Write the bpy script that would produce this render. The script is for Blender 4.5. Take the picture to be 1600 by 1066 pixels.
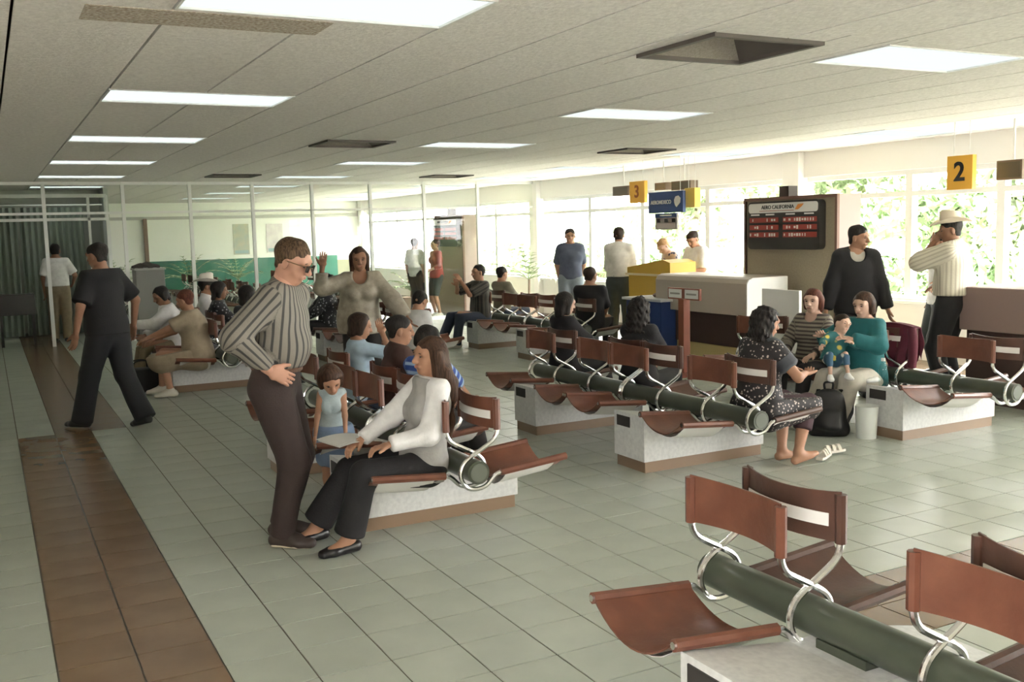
import bpy, bmesh, math, random
import numpy as np
from mathutils import Vector, Matrix

for o in list(bpy.data.objects): bpy.data.objects.remove(o)
scene = bpy.context.scene
COL = scene.collection
PI = math.pi
rng = random.Random(7)

# ------------------------------------------------------------------ camera
cam_d = bpy.data.cameras.new('camera'); cam = bpy.data.objects.new('camera', cam_d); COL.objects.link(cam)
cam_d.sensor_fit = 'HORIZONTAL'; cam_d.sensor_width = 36.0
cam_d.lens = 36.0 * 1555.46 / 1600.0
cam_d.clip_end = 300
YAW, PITCH, ROLL = math.radians(27.6594), math.radians(-6.4152), math.radians(-1.4761)
fw = Vector((math.sin(YAW)*math.cos(PITCH), math.cos(YAW)*math.cos(PITCH), math.sin(PITCH)))
rt = Vector((math.cos(YAW), -math.sin(YAW), 0)); up = rt.cross(fw)
rt2 = rt*math.cos(ROLL) + up*math.sin(ROLL); up2 = -rt*math.sin(ROLL) + up*math.cos(ROLL)
M = Matrix((rt2, up2, -fw)).transposed().to_4x4(); M.translation = Vector((-1.032, -3.6612, 1.7218))
cam.matrix_world = M
scene.camera = cam

# ------------------------------------------------------------------ world, sun, exposure
scene.view_settings.view_transform = 'Standard'; scene.view_settings.look = 'None'
scene.view_settings.exposure = 1.38; scene.view_settings.gamma = 1.0
scene.view_settings.use_curve_mapping = False
w = bpy.data.worlds.new('world'); scene.world = w; w.use_nodes = True
nt = w.node_tree; nt.nodes.clear()
bg = nt.nodes.new('ShaderNodeBackground'); wo = nt.nodes.new('ShaderNodeOutputWorld')
bg.inputs[0].default_value = (1.0, 0.985, 0.955, 1); bg.inputs[1].default_value = 11.0
nt.links.new(bg.outputs[0], wo.inputs[0])
sun_d = bpy.data.lights.new('sun', 'SUN'); sun_d.energy = 9.0; sun_d.angle = math.radians(4); sun_d.color = (1, .96, .88)
sun = bpy.data.objects.new('sun', sun_d); COL.objects.link(sun)
sun.rotation_euler = Vector((0.72, 0.25, -0.80)).to_track_quat('-Z', 'Y').to_euler()   # shines over the roof onto the garden
LIGHT_PANEL = 0.42

# ------------------------------------------------------------------ materials
MATS = {}
def mat(name, col, rough=.6, metal=0., noise=None, bump=None, spec=.5, coat=0., emit=None):
    """noise=(scale, amount, colour2) ; bump=(scale, strength)"""
    if name in MATS: return MATS[name]
    m = bpy.data.materials.new(name); m.use_nodes = True; n = m.node_tree.nodes; l = m.node_tree.links
    b = n['Principled BSDF']
    b.inputs['Base Color'].default_value = (*col, 1); b.inputs['Roughness'].default_value = rough
    b.inputs['Metallic'].default_value = metal; b.inputs['Specular IOR Level'].default_value = spec
    b.inputs['Coat Weight'].default_value = coat
    tc = n.new('ShaderNodeTexCoord')
    if noise:
        t = n.new('ShaderNodeTexNoise'); t.inputs['Scale'].default_value = noise[0]; t.inputs['Detail'].default_value = 4
        l.new(tc.outputs['Object'], t.inputs['Vector'])
        r = n.new('ShaderNodeValToRGB'); r.color_ramp.elements[0].position = .35; r.color_ramp.elements[1].position = .7
        r.color_ramp.elements[0].color = (*col, 1); r.color_ramp.elements[1].color = (*noise[1], 1)
        l.new(t.outputs['Fac'], r.inputs[0]); l.new(r.outputs[0], b.inputs['Base Color'])
    if bump:
        t2 = n.new('ShaderNodeTexNoise'); t2.inputs['Scale'].default_value = bump[0]; t2.inputs['Detail'].default_value = 3
        l.new(tc.outputs['Object'], t2.inputs['Vector'])
        bp = n.new('ShaderNodeBump'); bp.inputs['Strength'].default_value = bump[1]; bp.inputs['Distance'].default_value = .01
        l.new(t2.outputs['Fac'], bp.inputs['Height']); l.new(bp.outputs[0], b.inputs['Normal'])
    if emit:
        b.inputs['Emission Color'].default_value = (*emit[0], 1); b.inputs['Emission Strength'].default_value = emit[1]
    MATS[name] = m; return m

def mat_stripe(name, c1, c2, period, duty, attr='u', rough=.7, c3=None):
    if name in MATS: return MATS[name]
    m = mat(name, c1, rough, bump=(60, .25)); n = m.node_tree.nodes; l = m.node_tree.links; b = n['Principled BSDF']
    a = n.new('ShaderNodeAttribute'); a.attribute_name = attr
    mu = n.new('ShaderNodeMath'); mu.operation = 'DIVIDE'; mu.inputs[1].default_value = period; l.new(a.outputs['Fac'], mu.inputs[0])
    fr = n.new('ShaderNodeMath'); fr.operation = 'FRACT'; l.new(mu.outputs[0], fr.inputs[0])
    r = n.new('ShaderNodeValToRGB'); e = r.color_ramp.elements; r.color_ramp.interpolation = 'LINEAR'
    e[0].position = 0; e[0].color = (*c1, 1); e[1].position = 1; e[1].color = (*c1, 1)
    for p, c in ((.5-duty/2-.05, c1), (.5-duty/2+.03, c2), (.5+duty/2-.03, c2), (.5+duty/2+.05, c1)):
        x = e.new(p); x.color = (*c, 1)
    l.new(fr.outputs[0], r.inputs[0]); l.new(r.outputs[0], b.inputs['Base Color'])
    return m

def mat_spots(name, c1, c2, scale, thr, rough=.7):
    if name in MATS: return MATS[name]
    m = mat(name, c1, rough); n = m.node_tree.nodes; l = m.node_tree.links; b = n['Principled BSDF']
    tc = n.new('ShaderNodeTexCoord'); v = n.new('ShaderNodeTexVoronoi'); v.inputs['Scale'].default_value = scale
    l.new(tc.outputs['Object'], v.inputs['Vector'])
    r = n.new('ShaderNodeValToRGB'); e = r.color_ramp.elements
    e[0].position = thr; e[0].color = (*c2, 1); e[1].position = thr+.08; e[1].color = (*c1, 1)
    l.new(v.outputs['Distance'], r.inputs[0]); l.new(r.outputs[0], b.inputs['Base Color'])
    return m

def mat_hair(name, c1, c2):
    if name in MATS: return MATS[name]
    m = mat(name, c1, .55, spec=.22); n = m.node_tree.nodes; l = m.node_tree.links; b = n['Principled BSDF']
    tc = n.new('ShaderNodeTexCoord'); mp = n.new('ShaderNodeMapping'); mp.inputs['Scale'].default_value = (130, 130, 14)
    t = n.new('ShaderNodeTexNoise'); t.inputs['Scale'].default_value = 1.0; t.inputs['Detail'].default_value = 3
    l.new(tc.outputs['Object'], mp.inputs[0]); l.new(mp.outputs[0], t.inputs['Vector'])
    r = n.new('ShaderNodeValToRGB'); r.color_ramp.elements[0].position = .35; r.color_ramp.elements[1].position = .7
    r.color_ramp.elements[0].color = (*c1, 1); r.color_ramp.elements[1].color = (*c2, 1)
    l.new(t.outputs['Fac'], r.inputs[0]); l.new(r.outputs[0], b.inputs['Base Color'])
    bp = n.new('ShaderNodeBump'); bp.inputs['Strength'].default_value = .5; bp.inputs['Distance'].default_value = .008
    l.new(t.outputs['Fac'], bp.inputs['Height']); l.new(bp.outputs[0], b.inputs['Normal'])
    return m

def mat_glass(name, tint=(1, 1, 1), refl=.06):
    if name in MATS: return MATS[name]
    m = bpy.data.materials.new(name); m.use_nodes = True; n = m.node_tree.nodes; l = m.node_tree.links; n.clear()
    o = n.new('ShaderNodeOutputMaterial'); t = n.new('ShaderNodeBsdfTransparent'); g = n.new('ShaderNodeBsdfGlossy')
    t.inputs[0].default_value = (*tint, 1); g.inputs['Roughness'].default_value = .02
    mx = n.new('ShaderNodeMixShader'); fr = n.new('ShaderNodeFresnel'); fr.inputs[0].default_value = 1.45
    ge = n.new('ShaderNodeNewGeometry'); iv = n.new('ShaderNodeMath'); iv.operation = 'SUBTRACT'; iv.inputs[0].default_value = 1; l.new(ge.outputs['Backfacing'], iv.inputs[1])
    ml = n.new('ShaderNodeMath'); ml.operation = 'MULTIPLY'; l.new(fr.outputs[0], ml.inputs[0]); l.new(iv.outputs[0], ml.inputs[1]); l.new(ml.outputs[0], mx.inputs[0]); l.new(t.outputs[0], mx.inputs[1]); l.new(g.outputs[0], mx.inputs[2]); l.new(mx.outputs[0], o.inputs[0])
    MATS[name] = m; return m

def mat_emit(name, col, s):
    if name in MATS: return MATS[name]
    m = bpy.data.materials.new(name); m.use_nodes = True; n = m.node_tree.nodes; l = m.node_tree.links; n.clear()
    o = n.new('ShaderNodeOutputMaterial'); e = n.new('ShaderNodeEmission'); e.inputs[0].default_value = (*col, 1); e.inputs[1].default_value = s
    l.new(e.outputs[0], o.inputs[0]); MATS[name] = m; return m

# ------------------------------------------------------------------ mesh helpers
class MB:
    def __init__(s): s.v = []; s.f = []
    def add(s, vs, fs):
        b = len(s.v); s.v += [tuple(p) for p in vs]; s.f += [tuple(i+b for i in f) for f in fs]; return s
    def box(s, x0, x1, y0, y1, z0, z1):
        return s.add([(x0,y0,z0),(x1,y0,z0),(x1,y1,z0),(x0,y1,z0),(x0,y0,z1),(x1,y0,z1),(x1,y1,z1),(x0,y1,z1)],
                     [(0,3,2,1),(4,5,6,7),(0,1,5,4),(1,2,6,5),(2,3,7,6),(3,0,4,7)])
    def bbox(s, x0, x1, y0, y1, z0, z1, b=.01):
        """box with bevelled vertical and horizontal edges"""
        bm = bmesh.new(); bmesh.ops.create_cube(bm, size=1)
        for v in bm.verts: v.co = Vector(((x0+x1)/2+v.co.x*(x1-x0), (y0+y1)/2+v.co.y*(y1-y0), (z0+z1)/2+v.co.z*(z1-z0)))
        bmesh.ops.bevel(bm, geom=bm.edges[:], offset=b, segments=2, affect='EDGES', profile=.5)
        bm.verts.index_update()
        r = s.add([v.co[:] for v in bm.verts], [[v.index for v in f.verts] for f in bm.faces]); bm.free(); return r
    def tube(s, pts, r, n=8, cap=True, rs=None):
        pts = [Vector(p) for p in pts]; N = len(pts); vs = []; fs = []
        t0 = (pts[1]-pts[0]).normalized(); ref = Vector((0,0,1)) if abs(t0.z) < .9 else Vector((0,1,0))
        u = t0.cross(ref).normalized()
        for i, p in enumerate(pts):
            a = pts[max(i-1,0)]; b = pts[min(i+1,N-1)]; t = (b-a).normalized()
            u = (u - t*u.dot(t)).normalized(); v = t.cross(u)
            rr = rs[i] if rs else r
            for k in range(n):
                an = 2*PI*k/n; vs.append(p + (u*math.cos(an)+v*math.sin(an))*rr)
        for i in range(N-1):
            for k in range(n):
                k2 = (k+1) % n; fs.append((i*n+k, i*n+k2, (i+1)*n+k2, (i+1)*n+k))
        if cap: fs.append(tuple(range(n-1,-1,-1))); fs.append(tuple((N-1)*n+k for k in range(n)))
        return s.add(vs, fs)
    def prism(s, poly, axis, a, b):
        """poly: 2D points, extruded along axis between a and b"""
        n = len(poly); vs = []
        for t in (a, b):
            for p in poly:
                q = list(p); q.insert(axis, t); vs.append(tuple(q))
        fs = [tuple(range(n-1,-1,-1)), tuple(range(n, 2*n))] + [(i, (i+1) % n, n+(i+1) % n, n+i) for i in range(n)]
        return s.add(vs, fs)
    def lathe(s, prof, cx, cy, n=20):
        vs = []; fs = []; m = len(prof)
        for k in range(n):
            a = 2*PI*k/n
            for r, z in prof: vs.append((cx+r*math.cos(a), cy+r*math.sin(a), z))
        for k in range(n):
            k2 = (k+1) % n
            for i in range(m-1): fs.append((k*m+i, k2*m+i, k2*m+i+1, k*m+i+1))
        return s.add(vs, fs)
    def grid(s, fn, nu, nv, thick=0.):
        P = [[Vector(fn(i/nu, j/nv)) for j in range(nv+1)] for i in range(nu+1)]
        vs = [p for r in P for p in r]; W = nv+1
        fs = [(i*W+j, (i+1)*W+j, (i+1)*W+j+1, i*W+j+1) for i in range(nu) for j in range(nv)]
        if thick:
            N = []
            for i in range(nu+1):
                for j in range(nv+1):
                    a = P[min(i+1,nu)][j]-P[max(i-1,0)][j]; b = P[i][min(j+1,nv)]-P[i][max(j-1,0)]
                    N.append(a.cross(b).normalized())
            k = len(vs); vs = vs + [v-n*thick for v, n in zip(vs, N)]
            fs = fs + [tuple(x+k for x in reversed(f)) for f in fs]
            ring = [i*W for i in range(nu+1)] + [nu*W+j for j in range(1,W)] + [i*W+nv for i in range(nu-1,-1,-1)] + [j for j in range(nv-1,0,-1)]
            for a, b in zip(ring, ring[1:]+ring[:1]): fs.append((b, a, a+k, b+k))
        return s.add(vs, fs)
    def mesh(s, name, m=None, smooth=False):
        me = bpy.data.meshes.new(name); me.from_pydata(s.v, [], s.f); me.update()
        bm = bmesh.new(); bm.from_mesh(me); bmesh.ops.recalc_face_normals(bm, faces=bm.faces); bm.to_mesh(me); bm.free()
        if m: me.materials.append(m)
        if smooth:
            me.polygons.foreach_set('use_smooth', [True]*len(me.polygons))
            try: me.set_sharp_from_angle(angle=math.radians(40))
            except Exception: pass
        return me
    def build(s, name, m=None, parent=None, smooth=False):
        return obj(name, s.mesh(name, m, smooth), parent)

def obj(name, data, parent=None, loc=None, rz=None):
    o = bpy.data.objects.new(name, data); COL.objects.link(o)
    if parent: o.parent = parent
    if loc is not None: o.location = loc
    if rz is not None: o.rotation_euler = (0, 0, rz)
    return o
def tag(o, label, cat, group=None, kind=None):
    o['label'] = label; o['category'] = cat
    if group: o['group'] = group
    if kind: o['kind'] = kind
    return o
def struct(o, label=None):
    o['kind'] = 'structure'
    if label: o['label'] = label
    return o
def empty(name, loc=(0,0,0), rz=0):
    o = obj(name, None, None, loc, rz); o.empty_display_size = .1; return o
def text_mesh(name, s, size, m, depth=.003, align='CENTER', bold=0.):
    c = bpy.data.curves.new(name, 'FONT'); c.body = s; c.size = size; c.extrude = depth; c.align_x = align; c.align_y = 'CENTER'; c.offset = bold; c.resolution_u = 4
    t = bpy.data.objects.new(name, c); COL.objects.link(t)
    bpy.context.view_layer.update()
    me = bpy.data.meshes.new_from_object(t.evaluated_get(bpy.context.evaluated_depsgraph_get()))
    bpy.data.objects.remove(t); bpy.data.curves.remove(c); me.name = name; me.materials.clear(); me.materials.append(m); return me
ROT_FACE_NX = Matrix(((0,0,-1),(-1,0,0),(0,1,0))).to_euler()   # text read by someone looking towards +X

# ================================================================== THE ROOM
HC = 2.67           # ceiling height
XW = 9.0            # window wall
YP = 14.2           # glass partition
YB = 25.0           # far end wall
XL = -2.6; YN = -6.5

m_green = mat('tile_greygreen', (.40,.43,.37), .30, noise=(3.0, (.46,.49,.42)))
m_brown = mat('tile_brown', (.18,.115,.068), .26, noise=(3.0, (.23,.15,.09)))
m_grout = mat('grout', (.13,.11,.085), .9)
floor = struct(MB().box(XL-.2, XW+.2, YN-.2, YB+.2, -.2, -.004).build('floor', m_grout), 'tiled terminal floor of grey-green and brown square tiles')
TS = .3
def is_brown(i, j):
    x, y = i, j
    if j < 20 and i in (-3, -2): return True
    if j >= 20 and i in (-2, -1): return True
    if j in (-3, -2) and i >= 7: return True
    if i in (28, 29): return True
    return False
camp = np.array([-1.032, -3.6612]); fwd2 = np.array([math.sin(YAW), math.cos(YAW)]); rt2d = np.array([math.cos(YAW), -math.sin(YAW)])
tiles = []
for i in range(int(math.floor(XL/TS)), int(XW/TS)):
    for j in range(int(math.floor(YN/TS)), int(YB/TS)):
        c = np.array([(i+.5)*TS, (j+.5)*TS]) - camp; d = c@fwd2; u = c@rt2d
        vis = d > 2.6 and abs(u/d) < .53 and 1555*1.72/d < 505+130
        tiles.append((d if vis else 1e3+abs(d), i, j))
tiles.sort()
def tile_mesh(name, m):
    g = .004
    return MB().box(-TS/2+g, TS/2-g, -TS/2+g, TS/2-g, -.006, 0).mesh(name, m)
tmesh = {False: tile_mesh('floor_tile', m_green), True: tile_mesh('floor_tile_brown', m_brown)}
for d, i, j in tiles[:300]:
    obj('floor_tile', tmesh[is_brown(i, j)], floor, ((i+.5)*TS, (j+.5)*TS, 0))
mb = MB(); g = .004; mi = []
for d, i, j in tiles[300:]:
    x, y = i*TS, j*TS
    mb.add([(x+g,y+g,0),(x+TS-g,y+g,0),(x+TS-g,y+TS-g,0),(x+g,y+TS-g,0),(x+g,y+g,-.006),(x+TS-g,y+g,-.006),(x+TS-g,y+TS-g,-.006),(x+g,y+TS-g,-.006)],
           [(0,1,2,3),(0,4,5,1),(1,5,6,2),(2,6,7,3),(3,7,4,0)])
    mi += [int(is_brown(i, j))]*5
me = bpy.data.meshes.new('floor_tiles_beyond'); me.from_pydata(mb.v, [], mb.f); me.materials.append(m_green); me.materials.append(m_brown); me.polygons.foreach_set('material_index', mi)
o = obj('floor_tiles_beyond', me, floor); o['kind'] = 'stuff'

# ---- ceiling of textured panels
m_panel = mat('ceiling_panel', (.70,.66,.63), .9, noise=(28, (.82,.78,.745)), bump=(45, .55))
m_cgap = mat('ceiling_gap', (.16,.13,.11), .9)
m_stain = mat('ceiling_stain', (.30,.22,.16), .9, noise=(60, (.62,.58,.5)), bump=(40, .5))
PX0, PW, PL = -.262, .6, 1.2
lights_xy = [(-.262, y) for y in (.14, 3.22, 6.30, 9.42, 12.45)] + [(3.42, .30), (3.38, 3.22), (3.34, 6.26), (3.30, 9.16), (3.30, 12.45)] \
          + [(7.50, 3.98), (7.20, 7.0), (7.0, 9.8), (7.0, 12.6)] + [(x, y) for x in (-.262, 3.34, 6.94) for y in (15.6, 18.6, 21.6)]
vents_xy = [(2.26, .36), (2.12, 6.26), (2.12, 12.0), (5.98, 6.56), (5.78, 12.0)]
holes = [(x, x+1.2, y, y+.6) for x, y in lights_xy] + [(x, x+.74, y, y+.68) for x, y in vents_xy]
ceil = struct(MB().box(XL-.2, XW+.6, YN-.2, YB+.2, HC+.30, HC+.45).build('ceiling', m_cgap), 'suspended ceiling of off-white textured panels')
def cut(rects, hole):
    out = []; hx0, hx1, hy0, hy1 = hole
    for x0, x1, y0, y1 in rects:
        if hx1 <= x0 or hx0 >= x1 or hy1 <= y0 or hy0 >= y1: out.append((x0,x1,y0,y1)); continue
        if hx0 > x0: out.append((x0, hx0, y0, y1))
        if hx1 < x1: out.append((hx1, x1, y0, y1))
        a, b = max(x0,hx0), min(x1,hx1)
        if hy0 > y0: out.append((a, b, y0, hy0))
        if hy1 < y1: out.append((a, b, hy1, y1))
    return [r for r in out if r[1]-r[0] > .012 and r[3]-r[2] > .012]
panels = []
i0 = int(math.floor((XL-PX0)/PW)); i1 = int(math.ceil((XW+.3-PX0)/PW)); j0 = int(math.floor(YN/PL)); j1 = int(math.ceil(YB/PL))
for i in range(i0, i1):
    for j in range(j0, j1):
        x0, x1, y0, y1 = PX0+i*PW, PX0+(i+1)*PW, .18+j*PL, .18+(j+1)*PL
        x0 = max(x0, XL-.1); x1 = min(x1, XW+.25); y0 = max(y0, YN); y1 = min(y1, YB)
        if x1-x0 < .02 or y1-y0 < .02: continue
        R = [(x0, x1, y0, y1)]
        for h in holes: R = cut(R, h)
        if not R: continue
        c = np.array([(x0+x1)/2, (y0+y1)/2]) - camp; d = c@fwd2; u = c@rt2d
        vis = d > 1.5 and abs(u/d) < .55 and 1555*.95/d < 420
        panels.append((d if vis else 1e3+abs(d), R))
panels.sort(key=lambda p: p[0])
rest = MB()
gx, gy = .007, .0015
for k, (d, R) in enumerate(panels):
    mb = MB() if k < 260 else rest
    for x0, x1, y0, y1 in R: mb.box(x0+gx, x1-gx, y0+gy, y1-gy, HC, HC+.02)
    if k < 260: mb.build('ceiling_panel', m_panel, ceil)
o = rest.build('ceiling_panels_beyond', m_panel, ceil); o['kind'] = 'stuff'
MB().box(-.60, .44, .80, 1.10, HC-.003, HC+.005).build('stained_panel', m_stain, ceil)
# plenum sides so no sky leaks in
m_white = mat('wall_white', (.88,.87,.84), .7)

# ---- ceiling lights and air diffusers
m_tube = mat_emit('light_diffuser', (.90,1,.97), LIGHT_PANEL)
m_frame = mat('light_frame', (.72,.72,.70), .5)
names_l = {}
def ceiling_light(x, y, label):
    t = empty('ceiling_light', (x, y, HC))
    f = MB(); fr = .012
    f.box(0, 1.2, 0, fr, -.006, .05); f.box(0, 1.2, .6-fr, .6, -.006, .05); f.box(0, fr, fr, .6-fr, -.006, .05); f.box(1.2-fr, 1.2, fr, .6-fr, -.006, .05)
    f.box(0, 1.2, 0, .6, .05, .07)
    f.build('frame', m_frame, t)
    MB().box(fr, 1.2-fr, fr, .6-fr, .004, .012).build('diffuser', m_tube, t)
    tag(t, label, 'ceiling light', 'fluorescent ceiling light panels')
colname = {0: 'left', 1: 'middle', 2: 'right'}
for x, y in lights_xy:
    c = 0 if x < 1 else 1 if x < 5 else 2
    pos = 'partly cut by the top edge of the picture' if (y < .2 and y > -1 and c == 0) else None
    if y > YP: lab = f"{['nearest','middle','farthest'][int((y-15.5)/3)]} fluorescent panel beyond the glass partition, in the {colname[c]} light line"
    elif pos: lab = 'white fluorescent panel at top left, beside the brown stain'
    else:
        k = sum(1 for a, b in lights_xy if (0 if a < 1 else 1 if a < 5 else 2) == c and -.5 < b < y)
        first = 0 if c != 0 else 1
        order = ['nearest', 'second', 'third', 'fourth', 'farthest'][min(k-first if c == 0 else k, 4)] if k >= first else 'nearest'
        lab = f'{order} fluorescent ceiling panel in the {colname[c]} line of lights'
    ceiling_light(x, y, lab)
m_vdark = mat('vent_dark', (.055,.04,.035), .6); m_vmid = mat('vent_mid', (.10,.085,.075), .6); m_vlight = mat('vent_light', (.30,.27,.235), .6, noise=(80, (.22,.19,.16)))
def diffuser(x, y, label):
    W, L = .74, .68; t = empty('air_diffuser', (x, y, HC))
    f = MB(); e = .035
    for q in ((0,W,0,e),(0,W,L-e,L),(0,e,e,L-e),(W-e,W,e,L-e)): f.box(*q, -.02, .02)
    f.build('frame', m_vmid, t)
    a = Vector((W/2, L/2, .17)); cs = [Vector((e,e,0)),Vector((W-e,e,0)),Vector((W-e,L-e,0)),Vector((e,L-e,0))]
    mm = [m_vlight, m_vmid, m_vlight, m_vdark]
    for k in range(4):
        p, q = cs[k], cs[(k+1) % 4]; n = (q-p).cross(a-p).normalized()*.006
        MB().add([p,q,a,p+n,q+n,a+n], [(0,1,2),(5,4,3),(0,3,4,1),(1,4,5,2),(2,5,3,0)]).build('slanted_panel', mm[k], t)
    b = MB().box(0,W,0,L,.2,.22); b.build('backing', m_vdark, t)
    tag(t, label, 'air vent', 'pyramid air diffusers')
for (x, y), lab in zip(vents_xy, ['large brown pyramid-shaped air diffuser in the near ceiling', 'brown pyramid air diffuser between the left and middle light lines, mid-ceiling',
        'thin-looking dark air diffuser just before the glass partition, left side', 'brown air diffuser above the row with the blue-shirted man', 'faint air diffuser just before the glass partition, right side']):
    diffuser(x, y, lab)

# ---- walls
wl = MB(); wl.box(XL-.2, XL, -3.2, YB, 0, HC+.3); wl.box(XL-.2, XL, YN, -3.2, 0, .9); wl.box(XL-.2, XL, YN, -3.2, 2.2, HC+.3)  # out-of-view window openings added behind the camera to brighten the foreground
for y in (-6.4, -5.3, -4.25, -3.26): wl.box(XL-.16, XL-.04, y-.06, y+.06, .9, 2.2)
struct(wl.build('wall_left', mat('wall_left', (.6,.56,.5), .8)), 'left wall with unseen openings added to brighten the foreground')
struct(MB().box(XL, XW+.4, YN-.2, YN, 0, HC+.3).build('wall_near', mat('wall_near', (.66,.62,.56), .8)), 'plain wall behind the photographer')
m_teal = mat('teal_paint', (.035,.155,.11), .6, noise=(2, (.05,.20,.13)))
wf = struct(MB().box(XL, XW+.2, YB, YB+.2, 0, HC+.3).build('wall_far', mat('wall_far', (.85,.86,.80), .7)), 'far white wall of the hall behind the glass, with green lower band')
MB().box(2.9, 8.2, YB-.02, YB, 0.0, 1.09).build('green_band', m_teal, wf)
MB().box(8.2, XW, YB-.02, YB, 0.0, .95).build('olive_band', mat('olive', (.33,.33,.22), .7), wf)
MB().box(XL, XW, YB-.05, YB, 2.22, 2.30).build('wall_rail', mat('rail_grey', (.45,.45,.42), .6), wf)
MB().box(2.80, 2.90, YB-.08, YB, 0, 2.25).build('post', mat('post_brown', (.2,.13,.09), .6), wf)

# window wall (right side): sill wall, mullions, transom, header, panes
m_alu = mat('white_aluminium', (.80,.80,.78), .4)
wr = struct(MB().box(XW, XW+.22, YN, YB, 0, .68).build('wall_right', m_white), 'low white wall under the big windows')
struct(MB().box(XW-.02, XW+.25, YN, YB, 2.32, HC+.3).build('trim_1', m_white), 'white header above the big windows')
struct(MB().box(XW-.06, XW+.26, YN, YB, .68, .72).build('trim_2', m_alu), 'white window sill')
m_wglass = mat_glass('window_glass')
mull = [-5.2, -3.7, -2.2, -.7, .8, 2.25, 3.72, 4.98, 6.85, 8.85, 10.6, 12.3, 14.2, 16.2, 18.2, 20.2, 22.2, 24.9]
for k, (a, b) in enumerate(zip(mull, mull[1:])):
    wnd = empty(f'window_{k+1}', (XW+.1, a, .72)); wnd['kind'] = 'structure'; wnd['label'] = 'tall white-framed window onto the garden'
    L = b-a; wd = .05
    f = MB(); f.box(-.05,.05, 0, wd, 0, 1.60); f.box(-.05,.05, L-wd, L, 0, 1.60); f.box(-.05,.05, wd, L-wd, 0, .05); f.box(-.05,.05, wd, L-wd, 1.54, 1.60); f.box(-.05,.05, wd, L-wd, 1.28, 1.34)
    f.build('window_frame', m_alu, wnd)
    MB().box(-.003,.003, wd, L-wd, .05, 1.28).build('pane', m_wglass, wnd)
    MB().box(-.003,.003, wd, L-wd, 1.34, 1.54).build('pane', m_wglass, wnd)
for k, y in enumerate((6.85, 14.2, 24.8)):
    struct(MB().bbox(XW-.12, XW+.16, y-.16, y+.16, 0, HC, .01).build(f'trim_{k+3}', m_white), 'white square column on the window wall')

# glass partition across the hall
m_pglass = mat_glass('partition_glass', (.97,.99,.97))
part = empty('wall_partition', (0, YP, 0)); part['kind'] = 'structure'; part['label'] = 'floor-to-ceiling glass partition with slim white posts'
posts = [-2.55, -1.34, -.138, 1.066, 2.147, 3.218, 4.295, 5.408, 6.493, 7.637, 8.95]
for k, x in enumerate(posts):
    MB().box(x-.028, x+.028, -.03, .03, 0, HC).build('post', m_alu, part)
for a, b in zip(posts, posts[1:]):
    MB().box(a+.028, b-.028, -.02, .02, HC-.05, HC).build('top_rail', m_alu, part)
    if b != posts[4]:
        pass
    MB().box(a+.028, b-.028, -.02, .02, 2.14, 2.18).build('transom', m_alu, part)
    if a > .5 or b < -.5:
        MB().box(a+.028, b-.028, -.02, .02, 0, .07).build('bottom_rail', m_alu, part)
        MB().box(a+.028, b-.028, -.003, .003, .07, 2.14).build('pane', m_pglass, part)
    MB().box(a+.028, b-.028, -.003, .003, 2.18, HC-.05).build('pane', m_pglass, part)
# second door frame a little behind, leading to the curtained side room
d1 = empty('door_1', (0, 0, 0)); d1['kind'] = 'structure'; d1['label'] = 'white metal door frame beside the green curtains'
df = MB()
for x in (.62, .92): df.box(x-.022, x+.022, 15.3, 15.36, 0, 2.5)
df.box(-1.4, .92, 15.3, 15.36, 2.06, 2.11); df.box(-1.4, .92, 15.3, 15.36, 2.46, 2.52)
df.build('door_frame', m_alu, d1)
MB().box(.93, .965, 15.38, 16.2, .02, 2.06).build('door_leaf', m_alu, d1)
MB().tube([(.91,15.52,1.0),(.87,15.52,1.0),(.87,15.52,1.12)], .012).build('door_handle', mat('chrome', (.75,.75,.74), .18, 1.0), d1)
sr = struct(MB().box(.97, 1.05, 16.2, 19, 0, HC).build('wall_side_room', mat('side_room', (.55,.56,.5), .8)), 'wall of the curtained side room')
struct(MB().box(XL, 1.05, 17.1, 17.2, 0, HC).build('wall_side_room_end', MATS['side_room']), 'end wall of the curtained side room')
m_curt = mat('curtain', (.27,.31,.26), .85)
def curtain(x0, x1, y, z0, z1, label):
    n = int((x1-x0)/.014)
    mb = MB().grid(lambda u, v: (x0+(x1-x0)*u, y + .035*math.sin(u*(x1-x0)*62)+.012*math.sin(u*(x1-x0)*23+1), z0+(z1-z0)*v), n, 2, .003)
    o = mb.build('curtain', m_curt, None, True); tag(o, label, 'curtain')
curtain(-.45, .60, 16.2, .03, 2.32, 'grey-green pleated curtain behind the man in khaki trousers')
curtain(-1.6, -.5, 16.2, .03, 2.32, 'dark pleated curtain at the far left edge')
MB().tube([(-1.7,16.2,2.36),(.93,16.2,2.36)], .015).build('curtain_rail', m_alu, d1)
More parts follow.
